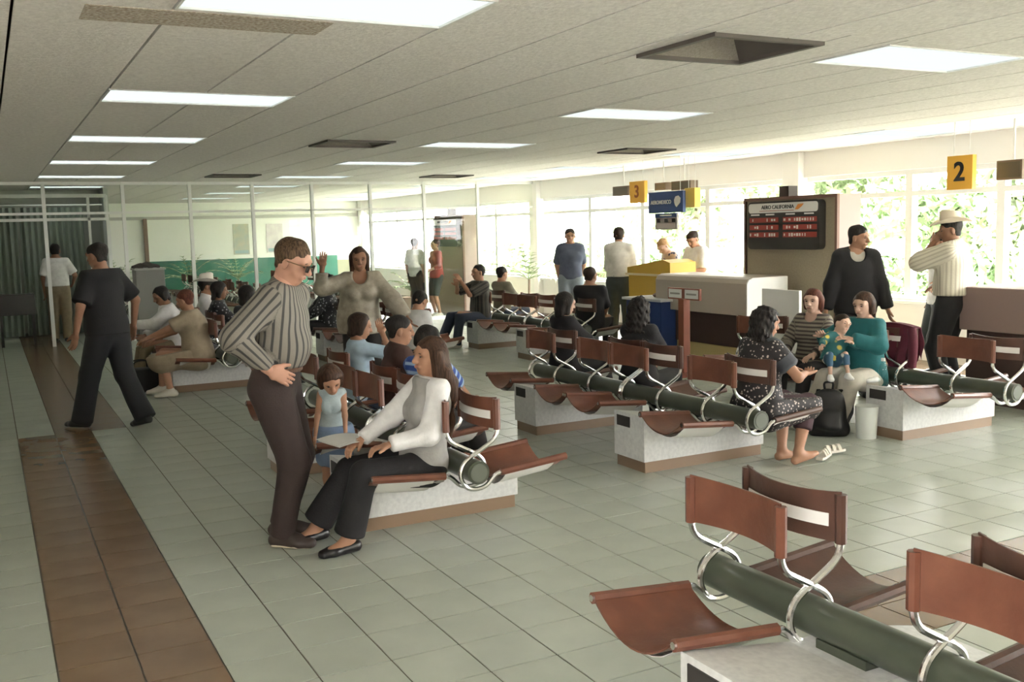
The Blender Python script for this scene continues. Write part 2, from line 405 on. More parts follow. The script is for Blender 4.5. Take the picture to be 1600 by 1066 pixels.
# ================================================================== OUTSIDE
m_ground = mat('garden_ground', (.55,.53,.46), .9, noise=(1.5, (.42,.46,.30)))
struct(MB().box(XW+.22, 70, -40, 70, -.35, -.05).build('ground_garden', m_ground), 'pale garden ground outside the windows')
def leaf_mat(name, c1, c2):
    m = mat(name, c1, .6, noise=(2.2, c2)); b = m.node_tree.nodes['Principled BSDF']; b.inputs['Transmission Weight'].default_value = 0.0
    b.inputs['Subsurface Weight'].default_value = 0.0
    return m
m_leafA = leaf_mat('leaf_light', (.25,.33,.17), (.40,.47,.30)); m_leafB = leaf_mat('leaf_deep', (.15,.24,.11), (.29,.38,.20)); m_bark = mat('bark', (.22,.17,.12), .9)
def leaf_cloud(mb, blobs, n, size, seed):
    r = np.random.RandomState(seed); w = np.array([b[3]*b[4]*b[5] for b in blobs]); w = w/w.sum()
    k = r.choice(len(blobs), n, p=w); B = np.array(blobs)[k]
    d = r.normal(size=(n,3)); d /= np.linalg.norm(d, axis=1)[:,None]; rad = r.uniform(.45, 1, n)**.5
    c = B[:,:3] + d*B[:,3:6]*rad[:,None]
    a = r.normal(size=(n,3)); a /= np.linalg.norm(a, axis=1)[:,None]
    b = np.cross(a, r.normal(size=(n,3))); b /= np.linalg.norm(b, axis=1)[:,None]
    s = size*r.uniform(.6, 1.3, n)[:,None]
    V = np.stack([c-a*s, c+b*s*.5, c+a*s, c-b*s*.5], 1).reshape(-1,3)
    base = len(mb.v); mb.v += [tuple(p) for p in V.tolist()]
    mb.f += [(base+4*i, base+4*i+1, base+4*i+2, base+4*i+3) for i in range(n)]
    return mb
def raw_build(mb, name, m, parent=None):
    me = bpy.data.meshes.new(name); me.from_pydata(mb.v, [], mb.f); me.materials.append(m); return obj(name, me, parent)
def shrub(x, y, rx, ry, h, label, m, n=2600, seed=1, cat='shrub'):
    t = empty(cat, (x, y, -.05)); r = random.Random(seed)
    bl = [(r.uniform(-.5,.5)*rx, r.uniform(-.6,.6)*ry, h*r.uniform(.35,.7), rx*.6, ry*.45, h*.33) for _ in range(6)]
    raw_build(leaf_cloud(MB(), bl, n, .11, seed), 'foliage', m, t)
    st = MB()
    for _ in range(4): st.tube([(r.uniform(-.1,.1), r.uniform(-.2,.2), 0), (r.uniform(-.3,.3), r.uniform(-.4,.4), h*.6)], .02, 5)
    st.build('stem', m_bark, t); tag(t, label, 'shrub', 'garden shrubs outside the windows')
def tree(x, y, rad, h, label, m, n=7000, seed=1):
    t = empty('tree', (x, y, -.05)); r = random.Random(seed)
    bl = [(r.uniform(-.7,.7)*rad, r.uniform(-.7,.7)*rad, h*r.uniform(.28,.95), rad*.5, rad*.5, h*.13) for _ in range(13)]
    raw_build(leaf_cloud(MB(), bl, n, .16, seed), 'crown', m, t)
    tk = MB().tube([(0,0,0),(.08,.05,h*.3),(0,.12,h*.6)], .1, 7, rs=[.13,.10,.06])
    for b in bl[:5]: tk.tube([(.05,.08,h*.4), (b[0]*.6, b[1]*.6, b[2])], .04, 5)
    tk.build('trunk', m_bark, t); tag(t, label, 'tree', 'garden trees outside the windows')
shr = [(12.6,4.2,.9,1.6,1.5,'low green shrub outside, left of the cowboy hat man',m_leafA),(12.4,7.4,.9,1.5,1.35,'hedge shrub outside, just right of the flight board kiosk',m_leafB),
       (12.7,10.6,.9,1.7,1.45,'hedge shrub seen past the white-shirted man at the yellow counter',m_leafA),(12.5,14.1,.9,1.6,1.4,'hedge shrub outside between the two standing men',m_leafB),
       (12.6,17.6,.9,2.0,1.4,'pale hedge shrub outside beyond the blue-shirted man',m_leafA),(12.5,1.2,.9,1.6,1.6,'garden shrub outside at the right edge of the picture',m_leafB),
       (12.6,22.5,.9,2.6,1.4,'hedge shrub outside the hall behind the glass',m_leafA)]
for k, a in enumerate(shr): shrub(*a, n=2600, seed=20+k)
trs = [(15.9,6.9,1.9,4.4,'leafy tree outside behind the number 2 sign',m_leafA),(17.5,10.8,2.2,5.0,'garden tree outside above the flight board kiosk',m_leafB),(17.0,15.4,2.2,4.6,'pale garden tree outside behind the blue airline sign',m_leafA),
       (18.5,21.0,2.4,5.0,'garden tree outside at the far end of the windows',m_leafA),(15.4,2.0,1.8,4.4,'leafy tree outside at the right edge of the picture',m_leafB)]
for k, a in enumerate(trs): tree(*a, seed=40+k)

def palm(x, y, h, label, z0=0., n=13, L=.75, seed=3, pot=True):
    t = empty('potted_palm', (x, y, z0)); r = random.Random(seed)
    if pot:
        MB().lathe([(0,0),(.15,0),(.19,.30),(.20,.32),(.17,.32),(.16,.28),(0,.28)], 0, 0, 16).build('pot', mat('pot', (.45,.33,.25), .7), t)
    MB().tube([(0,0,.25 if pot else 0),(.02,.01,h*.5)], .025, 6).build('stem', m_bark, t)
    for k in range(n):
        a = 2*PI*k/n + r.uniform(-.2,.2); el = r.uniform(.35, 1.25); fr = MB()
        p = Vector((0,0,h*.5)); d = Vector((math.cos(a)*math.cos(el), math.sin(a)*math.cos(el), math.sin(el))); pts = [p.copy()]
        for q in range(6):
            p = p + d*L/6; d = (d + Vector((0,0,-.16))).normalized(); pts.append(p.copy())
        fr.tube(pts, .006, 4)
        for q in range(1, 7):
            side = (pts[q]-pts[q-1]).cross(Vector((0,0,1))).normalized()
            for s in (-1, 1):
                b = pts[q]; tip = b + side*s*.16*(1.1-q/9) + (pts[q]-pts[q-1])*.9 - Vector((0,0,.04))
                wv = (pts[q]-pts[q-1]).normalized()*.02
                fr.add([b-wv, b+wv, tip, b+Vector((0,0,.006))], [(0,1,2),(0,2,3),(1,3,2)])
        raw_build(fr, 'frond', m_leafA, t)
    tag(t, label, 'potted plant')

# ================================================================== BENCHES
m_leather = mat('brown_leather', (.135,.048,.029), .36, noise=(9, (.18,.068,.04)), bump=(40, .12))
m_leather2 = mat('dark_leather', (.075,.038,.028), .36, noise=(9, (.11,.052,.036)), bump=(40, .12))
m_lining = mat('white_lining', (.80,.78,.74), .7)
m_chrome = mat('chrome', (.75,.75,.74), .18, 1.0)
m_beam = mat('green_steel', (.050,.060,.042), .30, noise=(5, (.07,.08,.055)))
m_cap = mat('beam_cap', (.11,.12,.095), .5)
m_terr = mat('terrazzo', (.66,.66,.64), .55, noise=(38, (.55,.55,.54)))
m_plinth = mat('brown_plinth', (.25,.17,.11), .35)
m_ash = mat('dark_recess', (.035,.03,.028), .6)
BZ = .41; CW = .235
def smooth_path(pts, n=4):
    P = [Vector(p) for p in pts]; out = []
    for i in range(len(P)-1):
        a, b, c, d = P[max(i-1,0)], P[i], P[i+1], P[min(i+2,len(P)-1)]
        for k in range(n):
            t = k/n
            out.append(.5*((2*b)+(c-a)*t+(2*a-5*b+4*c-d)*t*t+(3*b-a-3*c+d)*t**3))
    out.append(P[-1]); return out
side = [(.575,.425),(.35,.405),(.16,.388),(.115,.375),(.06,.325),(0,.312),(-.055,.327),(-.088,.375),(-.09,.425),(-.055,.478),(.055,.54),(.11,.575),(.133,.62),(.135,.70),(.135,.795)]
tube_me = MB().tube(smooth_path([(x,0,z) for x, z in side]), .0125, 8).mesh('tube_frame', m_chrome, True)
def seat_mesh(m):
    mb = MB(); L0, L1 = .15, .57
    def f(u, v):
        x = L0+(L1-L0)*u; y = -CW+2*CW*v; s = (2*v-1)
        zr = .388+(.425-.388)*((x-.16)/.415)
        return (x, y, zr+.012-.095*(1-s*s)*(.85+.25*u))
    mb.grid(f, 8, 12, .006)
    for s in (-1, 1): mb.tube([(L0,s*CW,.388),(.35,s*CW,.405),(L1-.0,s*CW,.4245)], .0215, 8)
    return mb.mesh('seat', m, True)
def lining_mesh():
    mb = MB()
    def f(u, v):
        x = .20+.32*u; y = -CW+.03+(2*CW-.06)*v; s = (2*v-1)
        return (x, y, .378+.033*u-.1*(1-s*s)-.008)
    mb.grid(f, 4, 8, .003)
    return mb.mesh('seat_lining', m_lining, True)
def back_mesh(m):
    mb = MB()
    def f(u, v):
        y = -CW+2*CW*u; s = 2*u-1
        return (.135-.05*(1-s*s)+.004, y, .632+.165*v + .012*(s*s)*(1 if v > .5 else 0))
    mb.grid(f, 12, 6, .006)
    for s in (-1, 1): mb.tube([(.135,s*CW,.630),(.135,s*CW,.80)], .0205, 8)
    return mb.mesh('backrest', m, True)
def strip_mesh():
    mb = MB()
    def f(u, v):
        y = -CW+.035+(2*CW-.07)*u; s = y/CW
        return (.128-.05*(1-s*s), y, .685+.045*v)
    mb.grid(f, 10, 1, .004)
    return mb.mesh('white_strip', m_lining, True)
SEAT = {0: seat_mesh(m_leather), 1: seat_mesh(m_leather2)}; BACK = {0: back_mesh(m_leather), 1: back_mesh(m_leather2)}
LIN = lining_mesh(); STRIP = strip_mesh()
def block_mesh():
    return MB().prism([(-.54,.08),(.54,.08),(.54,.25),(.2,.325),(.09,.33),(-.09,.33),(-.54,.40)], 1, 0, .37).mesh('concrete_block', m_terr)
BLOCK = block_mesh(); PLINTH = MB().box(-.525,.525,.012,.358,0,.08).mesh('plinth', m_plinth)
ASH = MB().box(-.546,-.53,.17,.33,.30,.375).mesh('ashtray', m_ash)
SADDLE = MB().box(-.05,.05,.08,.29,.325,.36).mesh('saddle', m_beam)
OFF = [.27, 1.27, 1.77, 2.66]; OFFR = [.19, 1.20, 1.70, 2.73]; BOFF = [.50, 2.05]; BL = 2.92
BEAM = MB().tube([(0,-.08,BZ),(0,BL+.02,BZ)], .065, 20).mesh('beam', m_beam, True)
CAP = MB().tube([(0,-.004,BZ),(0,.003,BZ)], .05, 20).mesh('end_cap', m_cap, True)
def bench(x, y0, label, rev=False, skipL=(), skipR=(), tones=None, blocks=(0,1)):
    t = empty('waiting_bench', (x, y0, 0))
    b = obj('beam', BEAM, t); obj('end_cap', CAP, b, (0,-.08,0)); obj('end_cap', CAP, b, (0,BL+.02,0))
    for k in blocks:
        y = BOFF[k] if not rev else BL-BOFF[k]-.37
        c = obj('concrete_block', BLOCK, t, (0,y,0)); obj('plinth', PLINTH, c); obj('ashtray', ASH, c); obj('saddle', SADDLE, c)
    for sgn, skip in ((-1, skipL), (1, skipR)):
        for k, yo in enumerate(OFF if (sgn < 0) != rev or rev else OFFR):
            if k in skip: continue
            y = yo if not rev else BL-yo
            tone = rng.choice((0,0,1)) if tones is None else tones[(0 if sgn < 0 else 1)]
            rz = 0 if sgn > 0 else PI
            for s in (-1, 1): obj('tube_frame', tube_me, t, (0, y+s*CW, 0), rz)
            se = obj('seat', SEAT[tone], t, (0,y,0), rz); obj('seat_lining', LIN, se)
            bk = obj('backrest', BACK[tone], t, (0,y,0), rz); obj('white_strip', STRIP, bk)
    tag(t, label, 'bench', 'back-to-back leather seat benches'); return t
bench(1.335, -.755-BL, 'empty brown leather bench on a green pipe in the near right corner', rev=True, tones=(0,1))
bench(1.25, 1.20, 'leather bench where the long-haired woman in grey vest sits', tones=(0,0))
bench(1.25, 7.30, 'leather bench of the woman in beige dress, left background')
bench(3.46, 1.44, 'middle leather bench where the woman in floral dress sits', tones=(0,1))
bench(3.46, 7.30, 'leather bench behind the standing woman in silk blouse, before the partition')
bench(5.72, 1.18, 'right leather bench of the teal sweater woman, with bottle on its block', tones=(0,1))
bench(5.72, 7.20, 'leather bench of the man in jeans, below the far windows')
for x in (1.25, 3.46, 5.72):
    for y in (15.6, 19.6):
        bench(x, y, {1.25: 'leather bench behind the glass, in the left row', 3.46: 'leather bench behind the glass, in the middle row', 5.72: 'leather bench behind the glass, in the right row'}[x] + (' near the posts' if y < 17 else ' near the green wall'))

# ================================================================== KIOSKS, COUNTERS, SIGNS
m_kiosk = mat('kiosk_fabric', (.37,.315,.22), .85, noise=(50, (.32,.27,.19))); m_ktrim = mat('kiosk_trim', (.22,.12,.09), .6); m_kside = mat('kiosk_side', (.46,.34,.31), .7)
m_bdark = mat('board_dark', (.035,.032,.03), .45); m_bwhite = mat('board_white', (.82,.81,.78), .5); m_red = mat('flap_red', (.36,.06,.045), .5); m_orange = mat('swoosh_orange', (.80,.30,.06), .5); m_ink = mat('ink_black', (.02,.02,.02), .6)
m_cell = mat('flap_white', (.75,.72,.68), .5)
def rbox(y0, y1, z0, z1, r, n=5):
    P = []
    for cy, cz, a0 in ((y1-r,z0+r,-PI/2),(y1-r,z1-r,0),(y0+r,z1-r,PI/2),(y0+r,z0+r,PI)):
        for k in range(n+1): a = a0+PI/2*k/n; P.append((cy+r*math.cos(a), cz+r*math.sin(a)))
    return P
def kiosk(x, y0, y1, h, label, detail=True, pipe=True):
    t = empty('flight_board_kiosk', (x, (y0+y1)/2, 0)); W = (y1-y0)/2
    MB().box(.02,.36,-W+.03,W-.03,0,h-.03).build('body', m_kiosk, t)
    MB().box(.0,.36,-W,-W+.03,0,h).build('side_panel', m_kside, t)
    MB().box(.0,.36,W-.03,W,0,h).build('side_panel', m_kside, t)
    e = MB(); e.box(-.006,.03,-W-.005,W+.005,h-.035,h+.004); e.box(-.006,.03,-W-.005,-W+.03,0,h-.035); e.box(-.006,.03,W-.03,W+.005,0,h-.035); e.build('edge_trim', m_ktrim, t)
    if pipe: MB().box(.10,.24,.10,.26,h,h+.13).build('pipe_stub', m_vdark, t)
    b = obj('display_board', MB().prism(rbox(-.60,.60,1.40,1.97,.06), 0, -.075, .02).mesh('display_board', m_bdark), t, (0,.02,0))
    MB().prism(rbox(-.575,.575,1.835,1.95,.035), 0, -.083, -.07).build('header', m_bwhite, b)
    tx = obj('lettering', text_mesh('lettering', 'AERO CALIFORNIA', .064, m_ink), b, (-.086,.07,1.90)); tx.rotation_euler = ROT_FACE_NX; tx['kind'] = 'stuff'
    MB().prism([(.38,1.862),(-.20,1.862),(-.20,1.856),(.38,1.856)], 0, -.087, -.08).build('underline', m_red, b)
    MB().prism([(-.22,1.865),(-.27,1.925),(-.36,1.93),(-.33,1.90),(-.27,1.865)], 0, -.088, -.08).build('emblem', m_orange, b)
    r = random.Random(int(y0*10))
    for row in range(3):
        z = 1.75-row*.088
        for a, bb in ((.56,.06),(-.02,-.56)):
            MB().prism([(bb,z-.03),(a,z-.03),(a,z+.03),(bb,z+.03)], 0, -.083, -.07).build('flap_row', m_red, b)
        if detail:
            L = MB()
            for k in range(26):
                y = .54-k*.042
                if -.03 < y < .07 or r.random() < .45: continue
                wv = r.uniform(.006,.016); hh = r.uniform(.012,.022); L.prism([(y-wv,z-hh),(y+wv,z-hh),(y+wv,z+hh),(y-wv,z+hh)], 0, -.0855, -.082)
            L.build('flap_marks', m_cell, b)['kind'] = 'stuff'
    if detail:
        L = MB()
        for y in (.46,.20,-.14,-.44): L.prism([(y-.07,1.806),(y+.07,1.806),(y+.07,1.823),(y-.07,1.823)], 0, -.086, -.07)
        L.build('column_headings', m_bwhite, b)['kind'] = 'stuff'
    tag(t, label, 'kiosk', 'flight information kiosks')
kiosk(7.4, 4.54, 6.08, 2.02, 'tall grey kiosk with red flight board, behind the man in black jacket')
kiosk(7.4, 14.42, 15.80, 2.04, 'flight board kiosk beyond the glass partition, near the person in red', detail=False)

m_yel = mat('sign_yellow', (.86,.46,.06), .5); m_yel2 = mat('sign_yellow_edge', (.90,.62,.12), .5)
def number_sign(x, y0, y1, z0, z1, ch, label, ink):
    t = empty('gate_number_sign', (x, (y0+y1)/2, z0)); W = (y1-y0)/2
    MB().bbox(0,.06,-W,W,0,z1-z0,.004).build('panel', m_yel, t)
    o = obj('numeral', text_mesh('numeral', ch, (z1-z0)*.78, ink, bold=.006), t, (-.003,0,(z1-z0)/2)); o.rotation_euler = ROT_FACE_NX
    for s in (-.6,.6): MB().tube([(.03,s*W,z1-z0),(.03,s*W,HC-z0)], .004, 5).build('hanger', m_alu, t)
    tag(t, label, 'sign', 'hanging yellow gate number signs')
number_sign(7.6, 2.98, 3.275, 2.0, 2.335, '2', 'yellow hanging gate sign with a black number 2', m_ink)
number_sign(7.6, 8.50, 8.885, 2.06, 2.38, '3', 'yellow hanging gate sign with an orange-brown number 3', mat('ink_brown', (.38,.12,.03), .6))
m_blue = mat('sign_blue', (.035,.075,.22), .5)
t = empty('airline_sign', (7.3, 7.58, 1.89))
MB().bbox(0,.05,-.385,.40,0,.29,.004).build('panel', m_blue, t)
o = obj('lettering', text_mesh('lettering', 'AEROMEXICO', .074, m_bwhite, bold=.001), t, (-.003,.105,.145)); o.rotation_euler = ROT_FACE_NX; o['kind'] = 'stuff'
MB().prism([(-.22,.10),(-.25,.07),(-.29,.10),(-.33,.13),(-.34,.19),(-.29,.225),(-.23,.215),(-.20,.17),(-.205,.13)], 0, -.006, 0).build('emblem', m_bwhite, t)
for s in (-.3,.3): MB().tube([(.025,s,.29),(.025,s,HC-1.89)], .004, 5).build('hanger', m_alu, t)
tag(t, 'blue hanging airline sign with white lettering and round white emblem', 'sign')
t = empty('pictogram_sign', (7.3, 7.57, 1.66))
MB().bbox(0,.03,-.24,.25,0,.225,.003).build('panel', mat('sign_grey', (.42,.37,.35), .6), t)
MB().box(-.003,0,-.24,.25,.165,.225).build('top_band', m_blue, t)
MB().box(-.005,-.002,-.13,.14,.185,.205).build('line_of_text', m_bwhite, t)
for y in (.17,.0,-.17): MB().box(-.005,0,y-.035,y+.035,.10,.15).build('pictogram', m_bdark, t)
MB().box(-.004,0,-.2,.21,.02,.085).build('text_block', mat('sign_grey2', (.55,.48,.46), .6), t)
for s in (-.18,.18): MB().tube([(.015,s,.225),(.015,s,.235)], .004, 5).build('hanger', m_alu, t)
tag(t, 'small grey sign with pictograms hung under the blue airline sign', 'sign')
t = empty('yellow_sign_box', (7.4, 7.19, 1.95)); MB().bbox(0,.10,-.12,.10,0,.26,.005).build('panel', m_yel2, t)
for s in (-.07,.07): MB().tube([(.05,s,.26),(.05,s,HC-1.95)], .004, 5).build('hanger', m_alu, t)
tag(t, 'plain yellow sign box beside the blue airline sign', 'sign')
for (y0, y1, z0, z1, lab) in ((9.35,9.79,2.20,2.35,'small dark display box left of the number 3 sign'),(8.39,8.66,2.24,2.35,'small brown display box right of the number 3 sign'),(7.80,8.25,2.22,2.35,'wider brown display box above the blue airline sign'),(2.66,2.94,2.08,2.27,'dark display box cut by the right edge, beside number 2 sign')):
    t = empty('display_box', (7.9, (y0+y1)/2, z0)); W = (y1-y0)/2
    MB().bbox(0,.14,-W,W,0,z1-z0,.006).build('housing', mat('display_brown', (.17,.12,.085), .6), t)
    MB().box(-.004,0,-W+.02,W-.02,.02,z1-z0-.02).build('screen', mat('display_face', (.10,.085,.06), .4), t)
    MB().tube([(.07,0,z1-z0),(.07,0,HC-z0)], .012, 6).build('hanger', m_alu, t)
    tag(t, lab, 'display')

# beige gate counter with rounded hood, dark front and yellow plinth
m_beige = mat('beige_laminate', (.46,.40,.33), .5); m_dkbrown = mat('dark_brown_panel', (.06,.033,.028), .5); m_ply = mat('yellow_panel', (.62,.50,.22), .6)
t = empty('gate_counter', (6.6, 6.0, 0))
MB().prism([(0,.66),(0,1.03),(.03,1.08),(.09,1.10),(.62,1.10),(.62,.66)], 1, -.87, .86).build('hood', m_beige, t)
MB().prism([(.005,.665),(.005,1.03),(.035,1.075),(.09,1.095),(.615,1.095),(.615,.665)], 1, -.885, -.868).build('lit_end_panel', m_bwhite, t)  # window light on the hood's near end, put into a white colour
MB().box(.08,.60,-.82,.82,.27,.66).build('front_panel', m_dkbrown, t)
MB().box(.10,.58,-.80,.80,0,.27).build('plinth', m_ply, t)
tag(t, 'beige gate counter with dark brown front, left of the flight board kiosk', 'counter')
t = empty('notice_board_stand', (6.5, 4.47, 0)); MB().bbox(0,.04,-.285,.285,.34,1.0,.004).build('board', m_bwhite, t)
for s in (-.22,.22): MB().box(.0,.04,s-.02,s+.02,0,.34).build('leg', m_alu, t)
tag(t, 'plain white standing panel beside the beige counter', 'panel')
# sign stanchion
m_rust = mat('rust_post', (.25,.07,.035), .5)
t = empty('sign_post', (6.0, 5.49, 0))
MB().box(-.045,.045,-.05,.05,.03,.88).build('post', m_rust, t); MB().bbox(-.2,.2,-.2,.2,0,.03,.005).build('base', m_rust, t)
MB().box(-.01,.02,-.29,.29,.87,1.0).build('frame', m_rust, t)
for a, b in ((-.27,-.03),(.03,.27)): 
    c = MB().box(-.014,-.009,a,b,.885,.985).build('card', m_bwhite, t)
    MB().box(-.017,-.013,a+.03,b-.03,.925,.945).build('printed_line', mat('print_grey', (.35,.33,.3), .7), c)
tag(t, 'rust-coloured sign post holding two small white cards', 'sign post')
# yellow airline counter and blue desk
m_ycount = mat('counter_yellow', (.60,.38,.05), .5)
t = empty('yellow_counter', (7.2, 7.95, 0))
MB().bbox(0,.6,-.62,.40,0,1.02,.01).build('body', m_ycount, t)
MB().prism([(-.62,1.05),(.40,1.05),(.40,1.13),(-.45,1.25),(-.62,1.21)], 0, -.02, .42).build('sloped_top', m_ycount, t)
MB().box(-.03,.62,-.66,.44,1.02,1.05).build('worktop', mat('worktop_cream', (.75,.66,.42), .5), t)
tag(t, 'yellow airline counter beneath the blue sign', 'counter')
m_bluep = mat('blue_panel', (.03,.06,.20), .5)
t = empty('blue_desk', (6.45, 6.9, 0))
MB().bbox(0,.5,-.35,.42,.0,.76,.01).build('body', m_bluep, t); MB().box(-.04,.54,-.4,.46,.76,.79).build('worktop', mat('desk_top', (.55,.57,.6), .4), t)
tag(t, 'blue desk standing left of the beige counter', 'desk')
t = empty('side_counter', (7.0, 2.2, 0))
MB().bbox(0,.6,-.9,.42,.68,1.08,.01).build('hood', mat('mauve_brown', (.27,.19,.165), .6), t); MB().box(.06,.56,-.86,.38,0,.68).build('base', m_dkbrown, t)
tag(t, 'brown counter cut by the right edge, beside the cowboy hat man', 'counter')
# grey cabinet by the partition
t = empty('grey_cabinet', (1.27, 13.3, 0))
MB().bbox(-.22,.22,-.22,.22,.06,1.22,.008).build('body', mat('grey_paint', (.24,.24,.225), .6), t); MB().box(-.20,.20,-.2,.2,0,.06).build('base', m_bdark, t)
MB().bbox(-.24,.24,-.24,.24,1.22,1.25,.005).build('top', mat('grey_top', (.40,.40,.37), .5), t)
tag(t, 'plain grey cabinet in front of the glass partition', 'cabinet')
t = empty('folded_bundle', (1.24, 13.3, 1.25))
MB().grid(lambda u, v: (-.2+.4*u, -.14+.28*v, .03+.06*math.sin(PI*u)*math.sin(PI*v)+.012*math.sin(17*u+9*v)), 14, 10, .03).build('cloth', mat('dark_cloth', (.06,.05,.045), .8), t, True)
tag(t, 'dark folded bundle on top of the grey cabinet', 'bundle')
# posters on far wall
for x0, x1, z0, z1, c1, c2, lab in ((5.19,5.63,1.2,2.06,(.50,.48,.36),(.36,.42,.38),'olive and blue poster on the far white wall'),(6.13,6.60,1.23,2.05,(.55,.50,.52),(.68,.66,.62),'pale pink-grey poster on the far white wall')):
    t = empty('poster', ((x0+x1)/2, YB-.012, z0)); W = (x1-x0)/2
    MB().box(-W,W,-.008,.008,0,z1-z0).build('sheet', mat('poster_'+lab[:5], c1, .6, noise=(5, c2)), t)
    MB().box(-W+.03,W-.03,-.011,-.008,.03,.12).build('caption', mat('poster_cap', (.30,.42,.45), .6), t)
    tag(t, lab, 'poster')
for x, y, h, lab, sd in ((8.2,13.2,1.5,'potted palm by the windows, right of the man in jeans',3),(1.9,23.6,1.2,'potted palm at the left end of the green wall',4),(3.7,23.7,1.15,'bushy potted palm against the green wall, behind the white hat',5),(5.0,23.8,1.1,'potted palm against the green wall under the olive poster',6),(7.05,16.4,.9,'small bright green plant beside the far flight board kiosk',8),(8.4,17.6,1.4,'potted palm by the windows behind the glass partition',9)):
    palm(x, y, h, lab, seed=sd, L=.8 if h > 1 else .55)

t = empty('dark_cabinet', (-.62, 14.75, 0))
MB().bbox(-.30,.26,-.2,.2,.52,.86,.01).build('body', m_bdark, t)
for q in (-.26,.22): MB().box(q-.02,q+.02,-.16,.16,0,.52).build('leg', m_bdark, t)
tag(t, 'dark low cabinet behind the glass at the left edge', 'cabinet')
# ================================================================== PEOPLE: signed-distance bodies turned into meshes
def snet(F, lo, h):
    nx, ny, nz = F.shape; ins = F < 0
    c = np.zeros((nx-1,ny-1,nz-1), np.int8)
    for a in (0,1):
        for b in (0,1):
            for d in (0,1): c += ins[a:nx-1+a, b:ny-1+b, d:nz-1+d]
    act = (c > 0) & (c < 8); idx = np.argwhere(act)
    if len(idx) == 0: return None
    ids = -np.ones(act.shape, np.int64); ids[act] = np.arange(len(idx))
    acc = np.zeros((len(idx),3)); cnt = np.zeros(len(idx)); I, J, K = idx.T
    cor = [(a,b,d) for a in (0,1) for b in (0,1) for d in (0,1)]
    for p in cor:
        for ax in range(3):
            if p[ax] == 0:
                q = list(p); q[ax] = 1
                f0 = F[I+p[0],J+p[1],K+p[2]]; f1 = F[I+q[0],J+q[1],K+q[2]]
                mm = (f0 < 0) != (f1 < 0); t = np.where(mm, f0/np.where(mm, f0-f1, 1), 0)
                P = np.tile(np.array(p, float), (len(idx),1)); P[:,ax] += t
                acc[mm] += P[mm]; cnt[mm] += 1
    V = (idx + acc/np.maximum(cnt,1)[:,None])*h + lo
    quads = []
    for ax in range(3):
        A, B = [(1,2),(2,0),(0,1)][ax]
        s0 = [slice(None)]*3; s1 = [slice(None)]*3; s0[ax] = slice(0,-1); s1[ax] = slice(1,None)
        m0, m1 = ins[tuple(s0)], ins[tuple(s1)]
        for flip in (0,1):
            e = np.argwhere((m0 & ~m1) if not flip else (~m0 & m1))
            if len(e) == 0: continue
            ok = (e[:,A] > 0) & (e[:,B] > 0) & (e[:,A] < F.shape[A]-1) & (e[:,B] < F.shape[B]-1); e = e[ok]
            def cell(da, db):
                q = e.copy(); q[:,A] -= da; q[:,B] -= db; return ids[q[:,0],q[:,1],q[:,2]]
            Q = np.stack([cell(1,1), cell(0,1), cell(0,0), cell(1,0)], 1)
            if flip: Q = Q[:,::-1]
            quads.append(Q)
    Q = np.concatenate(quads); Q = Q[(Q >= 0).all(1)]
    return V, Q

def N_(v): v = np.asarray(v, float); return v/max(np.linalg.norm(v), 1e-9)
def smin(a, b, k):
    h = np.clip(.5+.5*(b-a)/k, 0, 1); return b*(1-h)+a*h-k*h*(1-h)
class Prim:
    """tapered elliptic capsule from a to b; (wa,da),(wb,db) = half width along xd and half depth across"""
    def __init__(s, a, b, ra, rb, xd=None, k=.03, sub=False, cap=1.0):
        s.a = np.array(a, float); s.b = np.array(b, float); s.k = k; s.sub = sub; s.cap = cap if hasattr(cap,'__len__') else (cap,cap)
        s.ra = np.array(ra if hasattr(ra,'__len__') else (ra,ra), float); s.rb = np.array(rb if hasattr(rb,'__len__') else (rb,rb), float)
        ax = s.b-s.a; s.L = np.linalg.norm(ax); s.ax = ax/s.L if s.L > 1e-6 else np.array([0,0,1.])
        xd = np.array((1,0,0) if xd is None else xd, float); xd = xd-s.ax*(xd@s.ax)
        if np.linalg.norm(xd) < 1e-3: xd = np.array((0,1.,0)); xd = xd-s.ax*(xd@s.ax)
        s.xd = N_(xd); s.yd = np.cross(s.ax, s.xd)
    def infl(s, o, o2=None):
        o2 = o if o2 is None else o2
        return Prim(s.a, s.b, s.ra+o, s.rb+o2, s.xd, s.k, s.sub, s.cap)
    def bounds(s):
        r = max(s.ra.max(), s.rb.max()); return np.minimum(s.a,s.b)-r, np.maximum(s.a,s.b)+r
    def __call__(s, P):
        d = P-s.a; t = d@s.ax; u = d@s.xd; v = d@s.yd
        tc = np.clip(t/max(s.L,1e-6), 0, 1); e = np.where(t < 0, t, np.where(t > s.L, t-s.L, 0))
        w = s.ra[0]+(s.rb[0]-s.ra[0])*tc; q = s.ra[1]+(s.rb[1]-s.ra[1])*tc; c = np.minimum(w,q)*np.where(t < 0, s.cap[0], s.cap[1])
        r = np.sqrt((u/w)**2+(v/q)**2+(e/c)**2); return (r-1)*np.minimum(w,q)
class Ell:
    def __init__(s, c, R, rad, k=.03, sub=False):
        s.c = np.array(c, float); s.R = np.array(R, float); s.r = np.array(rad, float); s.k = k; s.sub = sub
    def infl(s, o, o2=None): return Ell(s.c, s.R, s.r+o, s.k, s.sub)
    def bounds(s): m = s.r.max(); return s.c-m, s.c+m
    def __call__(s, P):
        d = (P-s.c)@s.R; q = d/s.r; k0 = np.sqrt((q**2).sum(-1)); k1 = np.sqrt(((d/s.r**2)**2).sum(-1))
        return np.where(k1 > 1e-9, k0*(k0-1)/np.maximum(k1,1e-9), -s.r.min())
class Cut:
    """keep the side where (p-o).n < 0"""
    def __init__(s, o, n, k=.004): s.o = np.array(o, float); s.n = N_(n); s.k = k
